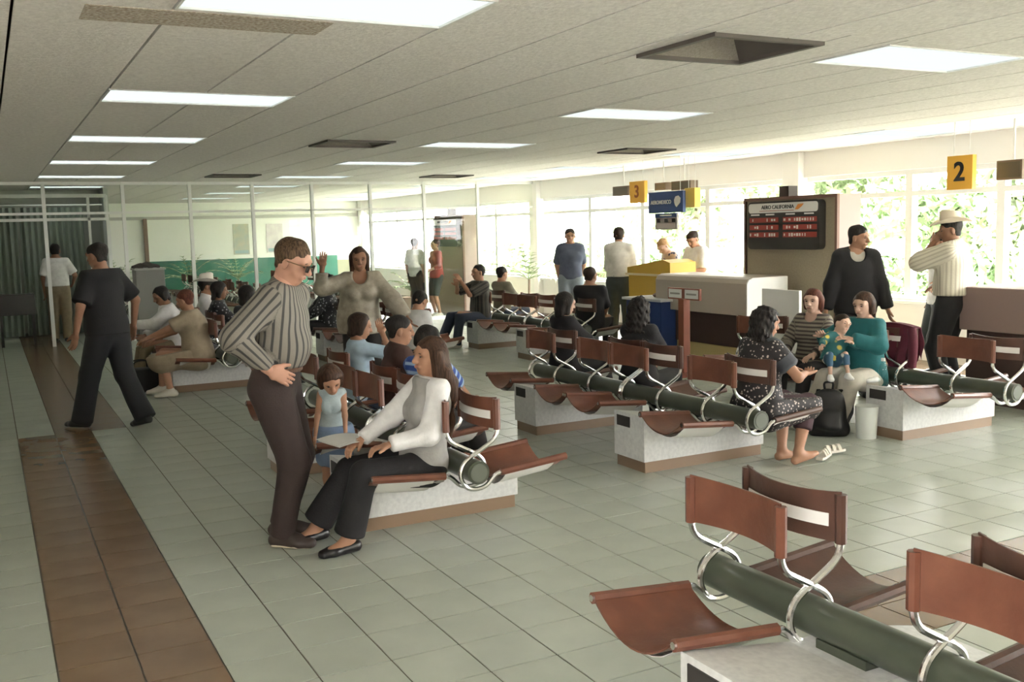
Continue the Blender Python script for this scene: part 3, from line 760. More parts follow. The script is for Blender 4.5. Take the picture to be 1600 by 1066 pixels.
def mesh_sdf(prims, h, cuts=(), disp=None, pad=.03):
    lo = np.min([p.bounds()[0] for p in prims if not p.sub], 0)-pad; hi = np.max([p.bounds()[1] for p in prims if not p.sub], 0)+pad
    n = np.ceil((hi-lo)/h).astype(int)+1
    F = np.full(n, 1.0, np.float32)
    ax = [lo[i]+h*np.arange(n[i]) for i in range(3)]
    for p in prims:
        b0, b1 = p.bounds(); m = p.k+h*2+.01
        i0 = np.maximum(((b0-m-lo)/h).astype(int), 0); i1 = np.minimum(((b1+m-lo)/h).astype(int)+2, n)
        if (i1 <= i0).any(): continue
        sl = tuple(slice(a, b) for a, b in zip(i0, i1))
        P = np.stack(np.meshgrid(*[ax[i][i0[i]:i1[i]] for i in range(3)], indexing='ij'), -1)
        d = p(P).astype(np.float32)
        F[sl] = -smin(-F[sl], d, p.k) if p.sub else smin(F[sl], d, p.k)
    if cuts or disp:
        P = np.stack(np.meshgrid(*ax, indexing='ij'), -1)
        if disp: F = F+disp(P).astype(np.float32)
        for c in cuts:
            d = ((P-c.o)@c.n).astype(np.float32); F = -smin(-F, -d, c.k)
    return snet(F, lo, h)
def to_mesh(name, parts, m, attrs=None):
    V = []; Q = []; b = 0
    for r in parts:
        if r is None: continue
        V.append(r[0]); Q.append(r[1]+b); b += len(r[0])
    V = np.concatenate(V); Q = np.concatenate(Q)
    me = bpy.data.meshes.new(name); me.vertices.add(len(V)); me.vertices.foreach_set('co', V.ravel().astype(np.float32))
    me.loops.add(Q.size); me.loops.foreach_set('vertex_index', Q.ravel().astype(np.int32))
    me.polygons.add(len(Q)); me.polygons.foreach_set('loop_start', np.arange(0, Q.size, 4, dtype=np.int32))
    me.polygons.foreach_set('use_smooth', np.ones(len(Q), bool)); me.materials.append(m)
    if attrs:
        for k, fn in attrs.items():
            a = me.attributes.new(k, 'FLOAT', 'POINT'); a.data.foreach_set('value', fn(V).astype(np.float32))
    me.update(); me.validate(); return me
def folds(amp, f=22., seed=0, zs=.5):
    r = np.random.RandomState(seed); D = [N_(r.normal(size=3)*np.array([1,1,zs]))*f*r.uniform(.6,1.6) for _ in range(5)]; ph = r.uniform(0,6,5)
    return lambda P: amp*sum(np.sin(P@d+p) for d, p in zip(D, ph))/2.2
def ik(a, c, l1, l2, hint):
    a = np.array(a, float); c = np.array(c, float); d = c-a; L = np.linalg.norm(d); L2 = min(L, (l1+l2)*.999)
    c = a+d/L*L2; x = (l1*l1-l2*l2+L2*L2)/(2*L2); y = math.sqrt(max(l1*l1-x*x, 0)); e = d/L
    hn = np.array(hint, float); hn = N_(hn-e*(hn@e)); return a+e*x+hn*y, c
def rotz(a): c, s = math.cos(a), math.sin(a); return np.array([[c,-s,0],[s,c,0],[0,0,1.]])
def rotx(a): c, s = math.cos(a), math.sin(a); return np.array([[1,0,0],[0,c,-s],[0,s,c]])
def roty(a): c, s = math.cos(a), math.sin(a); return np.array([[c,0,s],[0,1,0],[-s,0,c]])

m_skin = {k: mat('skin_'+k, c, .55, noise=(14, tuple(x*.9 for x in c))) for k, c in dict(pink=(.56,.30,.21), tan=(.42,.22,.135), brown=(.30,.15,.09), pale=(.62,.40,.30)).items()}
m_eye = mat('eye_dark', (.03,.02,.02), .3); m_lip = mat('lip', (.36,.14,.11), .5)
H_BLACK = mat_hair('hair_black', (.010,.009,.009), (.035,.028,.024)); H_BROWN = mat_hair('hair_brown', (.030,.016,.010), (.085,.042,.025)); H_AUB = mat_hair('hair_auburn', (.045,.026,.016), (.17,.105,.06)); H_RED = mat_hair('hair_reddish', (.07,.022,.015), (.17,.06,.035)); H_BLOND = mat_hair('hair_blond', (.32,.18,.08), (.55,.36,.18)); H_DKBR = mat_hair('hair_dark_brown', (.018,.011,.008), (.05,.028,.018))

def person(label, loc, rz, H=1.72, sex='m', skin='tan', pel=None, lean=0, side=0, twist=0, head=(0,0,0), aR=None, aL=None, eR=(.6,-.8,-.3), eL=(-.6,-.8,-.3),
           lR=None, lL=None, kR=(.1,1,0), kL=(-.1,1,0), fR=8, fL=-8, fpR=0, fpL=0, fat=0., belly=0., h=.012, hh=.007, hands=((.35,None),(.35,None)), hair=None, hat=None, face=True,
           top=None, vest=None, legs=None, shoes=None, belt=None, glasses=False, cat='person', group=None, extra=None, neck=1., shoulder=None, headsize=1.):
    s = H/1.75; f = sex == 'f'
    A = np.array
    pel = A(pel if pel is not None else (0,0,.93*s), float)
    Rb = rotz(math.radians(twist*.3))@roty(math.radians(side))@rotx(math.radians(-lean)); X, Y, Z = Rb[:,0], Rb[:,1], Rb[:,2]
    Rs = rotz(math.radians(twist))@roty(math.radians(side))@rotx(math.radians(-lean)); XS = Rs[:,0]; YS = Rs[:,1]
    waist = pel+Z*.17*s; chest = pel+Z*.36*s; sh = pel+Z*.485*s; nk = pel+Z*.535*s
    sw = (shoulder or (.132 if f else .155))*s
    S = {1: sh+XS*sw-Z*.012*s, -1: sh-XS*sw-Z*.012*s}
    Rh = Rs@rotz(math.radians(head[0]))@roty(math.radians(head[2]))@rotx(math.radians(-head[1])-math.radians(-lean)*.0)
    hs = s**.6*headsize; hc = nk+Z*.045*s*neck+Rh[:,2]*.085*hs+Rh[:,1]*.022*hs
    hp = {1: pel+X*.088*s-Z*.03*s, -1: pel-X*.088*s-Z*.03*s}
    UA, FA, TH, SH = .285*s, .25*s, .425*s, .415*s
    aR = A(aR if aR is not None else S[1]+A((.06,.02,-.52))*s, float); aL = A(aL if aL is not None else S[-1]+A((-.06,.02,-.52))*s, float)
    lR = A(lR if lR is not None else (.10*s,0,.085*s), float); lL = A(lL if lL is not None else (-.10*s,0,.085*s), float)
    El, Wr, Kn, An = {}, {}, {}, {}
    El[1], Wr[1] = ik(S[1], aR, UA, FA, eR); El[-1], Wr[-1] = ik(S[-1], aL, UA, FA, eL)
    Kn[1], An[1] = ik(hp[1], lR, TH, SH, kR); Kn[-1], An[-1] = ik(hp[-1], lL, TH, SH, kL)
    g = 1+fat
    k = .05*s
    torso = [Prim(pel-Z*.02*s, pel+Z*.07*s, (.158*s*g*(1.06 if f else 1), .108*s*g), (.15*s*g, .10*s*g), X, k),
             Prim(pel+Z*.07*s, waist, (.148*s*g, .10*s*g), ((.118 if f else .138)*s*g, (.085 if f else .098)*s*g), X, k),
             Prim(waist, chest, ((.118 if f else .138)*s*g, (.085 if f else .098)*s*g), ((.134 if f else .155)*s*g, .104*s*g), X, k),
             Prim(chest, sh-Z*.02*s, ((.134 if f else .155)*s*g, .104*s*g), (sw*.9, .074*s*g), XS, k),
             Prim(sh-XS*sw*.8-Z*.012*s, sh+XS*sw*.8-Z*.012*s, .054*s, .054*s, YS, .04*s)]
    torso += [Prim(nk+Z*.015*s, S[q]-XS*q*.02*s+Z*.012*s, .040*s, .040*s, None, .04*s) for q in (1,-1)]
    if belly: torso.append(Ell(waist+Y*.045*s+Z*.035*s, Rb, (.15*s*(1+belly*.25), .10*s*(1+belly), .125*s), k))
    if f: torso += [Ell(chest+XS*q*.065*s+YS*.085*s-Z*.03*s, Rs, (.055*s,.05*s,.06*s), .03*s) for q in (1,-1)]
    tz = .9 if f else 1.
    arm = {q: [Prim(S[q], El[q], .053*s*tz*g, .040*s*tz*g, None, .03*s), Prim(El[q], Wr[q], .040*s*tz*g, .026*s*tz, None, .02*s)] for q in (1,-1)}
    leg = {q: [Prim(hp[q], Kn[q], .088*s*g, .055*s*g, None, .03*s), Prim(Kn[q]+N_(An[q]-Kn[q])*.03*s, Kn[q]+(An[q]-Kn[q])*.35, .052*s*g, .054*s*g, None, .03*s), Prim(Kn[q]+(An[q]-Kn[q])*.35, An[q], .054*s*g, .034*s, None, .02*s)] for q in (1,-1)}
    foot = {}; FR = {}
    for q, fy, fp in ((1,fR,fpR),(-1,fL,fpL)):
        R = rotz(-math.radians(fy))@rotx(-math.radians(fp)); FR[q] = R; a = An[q]
        foot[q] = [Prim(a+R@A((0,-.045,-.05))*s, a+R@A((0,.10,-.055))*s, (.034*s,.034*s), (.043*s,.028*s), R[:,0], .03*s), Prim(a+R@A((0,.10,-.057))*s, a+R@A((0,.165,-.063))*s, (.043*s,.026*s), (.034*s,.020*s), R[:,0], .02*s),
                   Prim(a, a+R@A((0,.06,-.045))*s, .034*s, .032*s, None, .03*s)]
    HX, HY, HZ = Rh[:,0], Rh[:,1], Rh[:,2]
    def hp_(x, y, z): return hc+(HX*x+HY*y+HZ*z)*hs
    headP = [Ell(hp_(0,-.014,.033), Rh, A((.074,.094,.082))*hs, .02), Prim(hp_(0,.026,.02), hp_(0,.046,-.078), (.060*hs,.052*hs), (.034*hs,.030*hs), HX, .03*hs),
             Prim(hp_(0,.03,-.03), hp_(0,.0,-.06), (.058*hs,.04*hs), (.055*hs,.04*hs), HX, .03*hs),
             Prim(hp_(0,-.03,-.03), nk-Z*.03*s, .050*hs*(.88 if f else 1.05), .054*hs*(.88 if f else 1.08), None, .03),
             Prim(hp_(0,.083,.016), hp_(0,.103,-.024), .009*hs, .013*hs, None, .012), Prim(hp_(-.013,.092,-.028), hp_(.013,.092,-.028), .009*hs, .009*hs, None, .01),
             Prim(hp_(-.045,.068,.026), hp_(.045,.068,.026), .014*hs, .014*hs, HZ, .02), Prim(hp_(-.02,.078,-.056), hp_(.02,.078,-.056), .010*hs, .010*hs, HZ, .012),
             Ell(hp_(.031,.088,.006), Rh, A((.015,.014,.010))*hs, .012, True), Ell(hp_(-.031,.088,.006), Rh, A((.015,.014,.010))*hs, .012, True)]
    headP += [Ell(hp_(q*.076,-.012,-.008), Rh@rotz(q*-.35), A((.010,.019,.032))*hs, .008) for q in (1,-1)]
    root = empty('person', loc, rz); 
    skin_m = m_skin[skin]
    parts = [mesh_sdf(torso+arm[1]+arm[-1]+leg[1]+leg[-1]+foot[1]+foot[-1]+[headP[3]], h), mesh_sdf(headP, min(h, hh*1.0))]
    # hands
    for q, (curl, pn) in zip((1,-1), hands):
        d = N_(Wr[q]-El[q]); pn = N_(pn) if pn is not None else N_(np.cross(d, (0,1,0)) if abs(d[1]) < .9 else A((0,0,1.)))
        if isinstance(curl, (tuple,list)): d = N_(curl[1]); curl = curl[0]
        pn = N_(pn-d*(pn@d)); ls = N_(np.cross(d, pn)); hz_ = s**.8*(.92 if f else 1.)
        if ls@(XS*-q) < 0 and abs(ls@XS) > .3: pass
        w0 = Wr[q]
        HP = [Prim(w0-d*.03*s, w0+d*.03*hz_, (.026*s,.022*s), (.033*hz_,.016*hz_), ls, .02), Prim(w0+d*.03*hz_, w0+d*.088*hz_, (.036*hz_,.015*hz_), (.040*hz_,.013*hz_), ls, .015)]
        for i, (off, ln) in enumerate(((-.030,.064),(-.010,.075),(.010,.070),(.029,.054))):
            p = w0+d*.088*hz_+ls*off*hz_; dd = N_(d+ls*off*2.2); r0 = .0092*hz_
            for seg, fr in enumerate((.45,.32,.26)):
                an = curl*(.55+.55*seg)*1.1; c_, s_ = math.cos(an), math.sin(an); d2 = N_(dd*c_-pn*s_)
                p2 = p+d2*ln*hz_*fr; HP.append(Prim(p, p2, r0, r0*.92, None, .004)); p = p2; r0 *= .92
                dd = d2 if seg == 0 else dd
        tb = w0+d*.025*hz_-ls*.026*hz_; td = N_(d*.75-ls*.7-pn*.25*(.3+curl)); p2 = tb+td*.045*hz_; td2 = N_(td+d*.5-pn*.3*curl)
        HP += [Prim(tb, p2, .014*hz_, .0115*hz_, None, .012), Prim(p2, p2+td2*.034*hz_, .0115*hz_, .009*hz_, None, .006)]
        parts.append(mesh_sdf(HP, hh*.72, pad=.015))
    bo = obj('body', to_mesh('body', parts, skin_m), root)
    # attribute functions for striped cloth
    def uv(which):
        segs = [(pel, nk, X, Y, .15*s)] + [(S[q], El[q], None, None, .06*s) for q in (1,-1)] + [(El[q], Wr[q], None, None, .05*s) for q in (1,-1)]
        def fn(V):
            best = np.full(len(V), 9.); out = np.zeros(len(V))
            for i, (a, b, x, y, r) in enumerate(segs):
                ax = N_(b-a); L = np.linalg.norm(b-a); t = np.clip((V-a)@ax, -.3 if i == 0 else 0, L); d = V-a-t[:,None]*ax
                dist = np.linalg.norm(d, axis=1)-(r if i else .165*s)
                if x is None: x = N_(np.cross(ax, YS)); 
                yy = np.cross(ax, x)
                u = np.arctan2(d@yy, d@x)*(r if i else .14*s)*1.1
                val = u if which == 'u' else t+(0 if i == 0 else .1)
                mm = dist < best; out[mm] = val[mm]; best[mm] = dist[mm]
            return out
        return fn
    def garment(name, prims, m, cuts=(), disp=None, stripes=False):
        r = mesh_sdf(prims, h, cuts, disp); 
        if r is None: return None
        return obj(name, to_mesh(name, [r], m, {'u': uv('u'), 'v': uv('v')} if stripes else None), root)
    if top:
        o = top.get('off', .012)*s; slo = top.get('sl', 0); sl = top.get('sleeve', 2.0); hem = top.get('hem', .06)*s; lo_ = top.get('loose', 0)
        pr = [p.infl(o+(lo_ if i < 3 else lo_*.4)) for i, p in enumerate(torso)]
        if hem > .05*s: pr.append(Prim(pel-Z*hem*.9, pel, ((.160*s*g)+o+lo_, (.112*s*g)+o+lo_), ((.155*s*g)+o+lo_, .108*s*g+o+lo_), X, .04))
        cuts = []
        for q in (1,-1):
            if sl > 0:
                e = min(sl, 1.); d = El[q]-S[q]; pr.append(Prim(S[q], S[q]+d*e, .058*s*tz*g+o+slo, .050*s*tz*g+o+lo_*.5+slo, None, .03*s, cap=(1, 1. if sl > 1 else .3)))
                if sl > 1: d = Wr[q]-El[q]; pr.append(Prim(El[q], El[q]+d*(sl-1), .048*s*tz*g+o+lo_*.3+slo, .034*s+o+lo_*.3+slo*.7, None, .03*s, cap=(1,.25)))
        cuts.append(Cut(pel-Z*hem, -Z)); cuts.append(Cut(nk+Z*.012*s, Z))
        if top.get('collar', False): pr.append(Prim(nk-Z*.03*s+YS*.005, nk+Z*.035*s+YS*.012, .066*hs, .062*hs, None, .015)); cuts[-1] = Cut(nk+Z*.028*s+YS*.02, N_(Z+YS*.35))
        if top.get('scoop'): pr.append(Ell(nk+YS*.07*s-Z*.02*s, Rs, A((.075,.085,top['scoop']))*s, .015, True))
        tp = garment('shirt' if not top.get('name') else top['name'], pr, top['mat'], cuts, folds(top.get('fold', .004)*s, 24, int(abs(loc[0]*100))), top.get('stripes', False))
    if vest:
        o = vest.get('off', .022)*s
        pr = [p.infl(o) for p in torso[:4]]+[p.infl(o*.7) for p in torso[4:7]]+[p.infl(o*.9) for p in torso[7:]]
        if vest.get('sleeves'): pr = [Prim(S[q]-XS*q*.01, S[q]+(El[q]-S[q])*.62, .062*s*g+o, .056*s*g+o, None, .03, cap=(1,.3)) for q in (1,-1)]
        if vest.get('hem', 0) > 0: pr.append(Prim(pel-Z*vest['hem']*s, pel, (.165*s*g+o,.115*s*g+o), (.16*s*g+o,.11*s*g+o), X, .04))
        cuts = [Cut(pel-Z*vest.get('hem',.05)*s, -Z), Cut(nk-Z*.0*s, Z)] if not vest.get('sleeves') else []
        if vest.get('arm', True) and not vest.get('sleeves'): pr += [Prim(S[q]-XS*q*.01*s, S[q]+XS*q*.12*s-Z*.02*s, (.062*s,.085*s), (.08*s,.10*s), YS, .012, True) for q in (1,-1)]
        if vest.get('open'): pr.append(Prim(nk+YS*.16*s, pel+YS*.19*s, (.06*s,.09*s), (.06*s,.09*s), XS, .02, True))
        garment(vest.get('name', 'vest'), pr, vest['mat'], cuts, folds(.004*s, 30, 5))
    if legs:
        ty = legs['type']; ln = legs.get('len', 2.); o = legs.get('off', .016)*s
        pr = [torso[0].infl(o*.8), torso[1].infl(o*.5)]; cuts = [Cut(pel+Z*legs.get('waist',.09)*s, Z)]
        if ty == 'skirt':
            for q in (1,-1):
                e = min(ln, 1.); d = Kn[q]-hp[q]; pr.append(Prim(hp[q], hp[q]+d*e, .10*s*g+o, .085*s*g+o*1.8, None, .09))
            if ln <= 1.3:
                mid0 = (hp[1]+hp[-1])/2; mid1 = (hp[1]+(Kn[1]-hp[1])*min(ln,1)+hp[-1]+(Kn[-1]-hp[-1])*min(ln,1))/2; wv = np.linalg.norm((Kn[1]-Kn[-1]))/2
                pr.append(Prim(mid0, mid1, (.13*s*g+o,.085*s*g+o), (max(wv*.9,.06)+o,.06*s+o), X, .07))
            if ln > 1:
                for q in (1,-1): d = An[q]-Kn[q]; pr.append(Prim(Kn[q], Kn[q]+d*(ln-1), .085*s*g+o*1.5, .085*s+o*2.2, None, .09))
        else:
            fl = legs.get('flare', .0)
            for q in (1,-1):
                e = min(ln, 1.); d = Kn[q]-hp[q]; pr.append(Prim(hp[q], hp[q]+d*e, .094*s*g+o, .062*s*g+o, None, .035*s))
                if ln > 1: d = An[q]-Kn[q]; pr.append(Prim(Kn[q], Kn[q]+d*(ln-1)*1.08, .062*s*g+o, .048*s+o+fl, None, .03*s, cap=(1,.2)))
        garment(legs.get('name', 'trousers' if ty != 'skirt' else 'skirt'), pr, legs['mat'], cuts, folds(legs.get('fold', .005)*s, 20, 3, .9))
    if extra:
        o = extra.get('off', .012)*s; pr = []
        for q in (1,-1):
            d = Kn[q]-hp[q]; pr.append(Prim(hp[q]+d*.3, Kn[q], .09*s*g+o, .060*s*g+o, None, .03*s)); d = An[q]-Kn[q]; pr.append(Prim(Kn[q], Kn[q]+d*extra['len'], .060*s*g+o, .058*s*g+o, None, .03*s, cap=(1,.2)))
        garment('leggings', pr, extra['mat'], (), folds(.003,20,4))
    if belt:
        garment('belt', [Prim(pel+Z*.066*s, pel+Z*.092*s, (.150*s*g+.030,.102*s*g+.034), (.148*s*g+.030,.100*s*g+.034), X, .01, cap=.02)], belt, [Cut(pel+Z*.096*s, Z), Cut(pel+Z*.060*s, -Z)])
    if shoes:
        for q in (1,-1):
            R = FR[q]; a = An[q]; zb = -.085*s
            up_ = [p.infl(.009) for p in foot[q][:2]]
            if shoes.get('high', True): up_.append(foot[q][2].infl(.008))
            r = mesh_sdf(up_, min(h,.009), [Cut(a+R@A((0,0,zb)), -R[:,2])]+([Cut(a+R@A((0,.02,-.022))*1, N_(R[:,2]+R[:,1]*.1))] if not shoes.get('high', True) else []))
            so = obj('shoe', to_mesh('shoe', [r], shoes['mat']), root)
            if shoes.get('sole'):
                r = mesh_sdf([Prim(a+R@A((0,-.05,-.078))*s, a+R@A((0,.09,-.078))*s, (.042*s,.02*s), (.05*s,.02*s), R[:,0], .01), Prim(a+R@A((0,.09,-.078))*s, a+R@A((0,.165,-.078))*s, (.05*s,.02*s), (.036*s,.02*s), R[:,0], .01)], min(h,.008), [Cut(a+R@A((0,0,zb)), -R[:,2]), Cut(a+R@A((0,0,-.06*s)), R[:,2])])
                if r: obj('sole', to_mesh('sole', [r], shoes['sole']), so)
    # hair
    if hair:
        st, hm, ln = hair[0], hair[1], (hair[2] if len(hair) > 2 else 0)
        hp0 = [Ell(hp_(0,-.020,.044), Rh, A((.0805,.100,.085))*hs, .02)]
        if st == 'short': hp0.append(Prim(hp_(0,-.035,.03), hp_(0,-.050,-.034), (.077*hs,.056*hs), (.060*hs,.042*hs), HX, .02))
        if st in ('long','bob','pony','curly'):
            L = ln*1.; dn = -Z-YS*(.16 if L > .3 else .04)
            if st == 'pony':
                hp0.append(Ell(hp_(0,-.125,.03), Rh, A((.035,.035,.035))*hs, .03)); hp0.append(Prim(hp_(0,-.13,.02), hp_(0,-.15,-.0)+N_(dn)*L, .03*hs, .018*hs, None, .03))
            else:
                th = .05 if st != 'curly' else .068
                if L > .3:
                    m1 = nk-YS*.118*s-Z*.01*s; m2 = m1-Z*(L-.14)-YS*.035
                    hp0 += [Prim(hp_(0,-.055,.01), m1, (.085*hs,th*hs), (.090*hs,.045*hs), HX, .04), Prim(m1, m2, (.092*hs,.045*hs), (.070*hs,.028*hs), XS, .03)]
                    hp0 += [Prim(hp_(q*.07,-.03,-.01), nk+XS*q*.085*s-YS*.045*s+Z*.03*s, .032*hs, .036*hs, None, .04) for q in (1,-1)] + [Prim(nk+XS*q*.085*s-YS*.045*s+Z*.03*s, m1+XS*q*.07*s-Z*.10*s, .036*hs, .03*hs, None, .04) for q in (1,-1)]
                else: hp0.append(Prim(hp_(0,-.055,.01), hp_(0,-.078,-.02)+N_(dn)*L, (.085*hs,th*hs), ((.072 if st != 'curly' else .115)*hs,.032*hs), HX, .04))
                for q in (1,-1): hp0.append(Prim(hp_(q*.068,-.006,.03), hp_(q*.076,-.012,-.02)+N_(dn)*min(L,.2)*(.8 if st != 'bob' else .62), .026*hs, .024*hs, None, .04))
        cz = .052 if st != 'bald' else .09
        subs = [Ell(hp_(0,.092,-.020), Rh, A((.066,.062,.088))*hs, .012, True)]
        if st == 'short': subs += [Prim(hp_(0,-.01,-.115), hp_(0,-.12,-.105), (.12*hs,.05*hs), (.12*hs,.045*hs), HX, .02, True), Ell(hp_(.084,.004,-.018), Rh, A((.027,.034,.046))*hs, .012, True), Ell(hp_(-.084,.004,-.018), Rh, A((.027,.034,.046))*hs, .012, True)]
        fr = 26 if st != 'curly' else 70
        r = mesh_sdf(hp0+subs, min(h,.010), (), folds(.0035 if st != 'curly' else .007, fr*2, 9))
        if r: obj('hair', to_mesh('hair', [r], hm), root)
    if face:
        for q in (1,-1):
            e = MB(); 
            me = sphere_mesh('eye', hp_(q*.031,.0765,.006), Rh, (.011*hs,.005*hs,.0052*hs), m_eye); obj('eye', me, root)
            me = sphere_mesh('eyebrow', hp_(q*.033,.083,.027), Rh@roty(q*.12), (.018*hs,.005*hs,.0034*hs), hair[1] if hair else m_eye); obj('eyebrow', me, root)
        obj('mouth', sphere_mesh('mouth', hp_(0,.0845,-.054), Rh, (.021*hs,.006*hs,.0055*hs), m_lip), root)
    if glasses:
        g_ = MB(); lm = mat('sunglass_lens', (.03,.022,.018), .15)
        gl = MB()
        for q in (1,-1):
            c = hp_(q*.033,.103,.004); gl.grid(lambda u, v: c+(HX*(u-.5)*.052+HZ*(v-.5)*.040*(1-.2*abs(2*u-1)))*hs-HY*.006*(2*u-1)**2, 6, 5, .003)
        go = gl.build('sunglasses', lm, root, True)
        fr_ = MB()
        for q in (1,-1): fr_.tube([hp_(q*.060,.098,.014), hp_(q*.081,.06,.014), hp_(q*.083,-.012,.010)], .0026, 6)
        fr_.tube([hp_(-.012,.107,.008), hp_(.012,.107,.008)], .0026, 6); fr_.build('glasses_frame', mat('glasses_gold', (.25,.18,.10), .3, .8), go)
    if hat:
        c0 = hp_(0,-.014,.075)
        def brim(u, v):
            a = 2*PI*u; r = (.085+.085*v)*hs; return c0+HX*math.cos(a)*r*.92+HY*math.sin(a)*r*1.08+HZ*(.040*v*abs(math.cos(a))**1.5-.012*v*abs(math.sin(a)))*hs*1.3
        hb = MB().grid(brim, 36, 5, .004); ho = hb.build('hat', hat, root, True)
        def crown(u, v):
            a = 2*PI*u; z = .115*min(1, v*1.35); r = .090-.010*v if v < .74 else .083*(1-(v-.74)/.26)+.001
            dent = -.03*max(0, 1-abs(math.cos(a))*1.6) *(1 if v > .7 else 0)*(0 if r < .0 else 1)
            return c0+(HX*math.cos(a)*r*.90+HY*math.sin(a)*r*1.08+HZ*(z+ (dent if v > .7 else 0)+.014*math.sin(a)*(v > .5)))*hs
        MB().grid(crown, 36, 14).build('crown', hat, ho, True)
        MB().grid(lambda u, v: c0+(HX*math.cos(2*PI*u)*.0835+HY*math.sin(2*PI*u)*.1)*hs*1.0+HZ*(.004+.02*v)*hs, 30, 1, .002).build('hat_band', mat('hat_band', (.30,.24,.18), .7), ho, True)
    tag(root, label, 'person', group)
    return dict(root=root, S=S, El=El, Wr=Wr, Kn=Kn, An=An, pel=pel, nk=nk, hc=hc, Rh=Rh, Rs=Rs, hp_=hp_)
_sph = None
def sphere_mesh(name, c, R, rad, m):
    global _sph
    if _sph is None:
        bm = bmesh.new(); bmesh.ops.create_uvsphere(bm, u_segments=10, v_segments=6, radius=1); bm.verts.index_update()
        _sph = (np.array([v.co[:] for v in bm.verts]), [[v.index for v in f.verts] for f in bm.faces]); bm.free()
    V = (_sph[0]*np.array(rad))@np.asarray(R).T+c
    me = bpy.data.meshes.new(name); me.from_pydata(V.tolist(), [], _sph[1]); me.materials.append(m); me.polygons.foreach_set('use_smooth', [True]*len(me.polygons)); return me
# ------------------------------------------------------------------ clothes
def cloth(name, c, rough=.8, c2=None): return mat('cloth_'+name, c, rough, noise=(18, c2 or tuple(x*.85 for x in c)), bump=(90, .2))
c_black = cloth('black', (.011,.010,.012)); c_dkpants = cloth('dark_trousers', (.030,.026,.026)); c_brownp = cloth('brown_trousers', (.042,.026,.024)); c_white = cloth('white', (.78,.77,.76)); c_cream = cloth('cream', (.52,.48,.40)); c_khaki = cloth('khaki', (.24,.19,.12)); c_beige = cloth('beige', (.36,.29,.20)); c_denim = cloth('denim', (.045,.055,.085)); c_blue = cloth('slate_blue', (.085,.10,.15)); c_ltblue = cloth('light_blue', (.42,.55,.66)); c_brownj = cloth('brown_jacket', (.062,.028,.020)); c_teal = cloth('teal', (.012,.13,.14)); c_olive = cloth('olive', (.22,.20,.14)); c_jeans = cloth('pale_jeans', (.24,.28,.32)); c_dkgreen = cloth('dark_green', (.05,.06,.055)); c_red = cloth('red', (.33,.055,.04)); c_maroon = cloth('maroon', (.11,.016,.03)); c_grey = cloth('grey_tee', (.075,.08,.09)); c_vest = cloth('grey_vest', (.38,.37,.35)); c_silk = cloth('silk', (.36,.32,.25), .38, (.24,.21,.165)); c_plum = cloth('plum', (.045,.018,.024)); c_check = mat_stripe('cloth_check', (.085,.075,.06), (.025,.022,.02), .05, .5, 'u'); c_floral = mat_spots('cloth_floral', (.018,.015,.016), (.50,.42,.38), 42, .24); c_patt = mat_spots('cloth_pattern', (.02,.02,.025), (.40,.40,.42), 26, .22)
c_strip = mat_stripe('cloth_striped', (.225,.205,.172), (.050,.047,.045), .036, .30, 'u'); c_bstr = mat_stripe('cloth_blue_stripes', (.02,.06,.26), (.30,.42,.62), .055, .35, 'v'); c_hstr = mat_stripe('cloth_brown_stripes', (.24,.21,.16), (.06,.045,.04), .035, .45, 'v'); c_palestr = mat_stripe('cloth_pale_stripes', (.66,.62,.50), (.48,.44,.34), .03, .4, 'u')
s_black = dict(mat=mat('shoe_black', (.015,.014,.015), .35)); s_brown = dict(mat=mat('shoe_brown', (.05,.035,.03), .5), sole=mat('sole_cream', (.62,.55,.42), .6)); s_flat = dict(mat=s_black['mat'], high=False); s_white = dict(mat=mat('shoe_white', (.62,.58,.5), .6)); s_tan = dict(mat=mat('shoe_tan', (.25,.16,.1), .5)); hat_m = mat('straw_hat', (.72,.63,.50), .7); hat_w = mat('white_felt', (.74,.70,.62), .7)
leather_belt = mat('belt', (.12,.055,.03), .5)
D = math.radians
def seated(**k):
    d = dict(pel=(0,0,.425), lR=(.11,.46,.085), lL=(-.11,.46,.085), aR=(.10,.36,.54), aL=(-.10,.36,.54), eR=(.7,-.6,-.4), eL=(-.7,-.6,-.4)); d.update(k); return d

# 1 standing man in the striped shirt
man = person('heavy brown-haired man in striped shirt and sunglasses, hand on hip', (.34,1.80,0), D(-118), H=1.73, skin='pink', h=.0085, hh=.0055, fat=.05, belly=.22, lean=8, twist=-14, head=(4,15,0), neck=1.25, headsize=1.05,
       aR=(.235,.03,1.01), eR=(.42,-1,.12), aL=(-.26,-.02,.95), eL=(-.5,-.8,0), lR=(.09,.02,.085), lL=(-.12,-.03,.085), fR=12, fL=-14, hands=((( .55,(-.25,.85,-.5)),(1,.1,.25)),(.4,None)),
       hair=('short',H_AUB), glasses=True, top=dict(mat=c_strip,sleeve=1.94,stripes=True,off=.016,loose=.008,hem=-.100,collar=True,fold=.005), legs=dict(type='trousers',mat=c_brownp,len=1.97,off=.022,flare=.0,waist=.085), shoes=s_brown, belt=leather_belt)
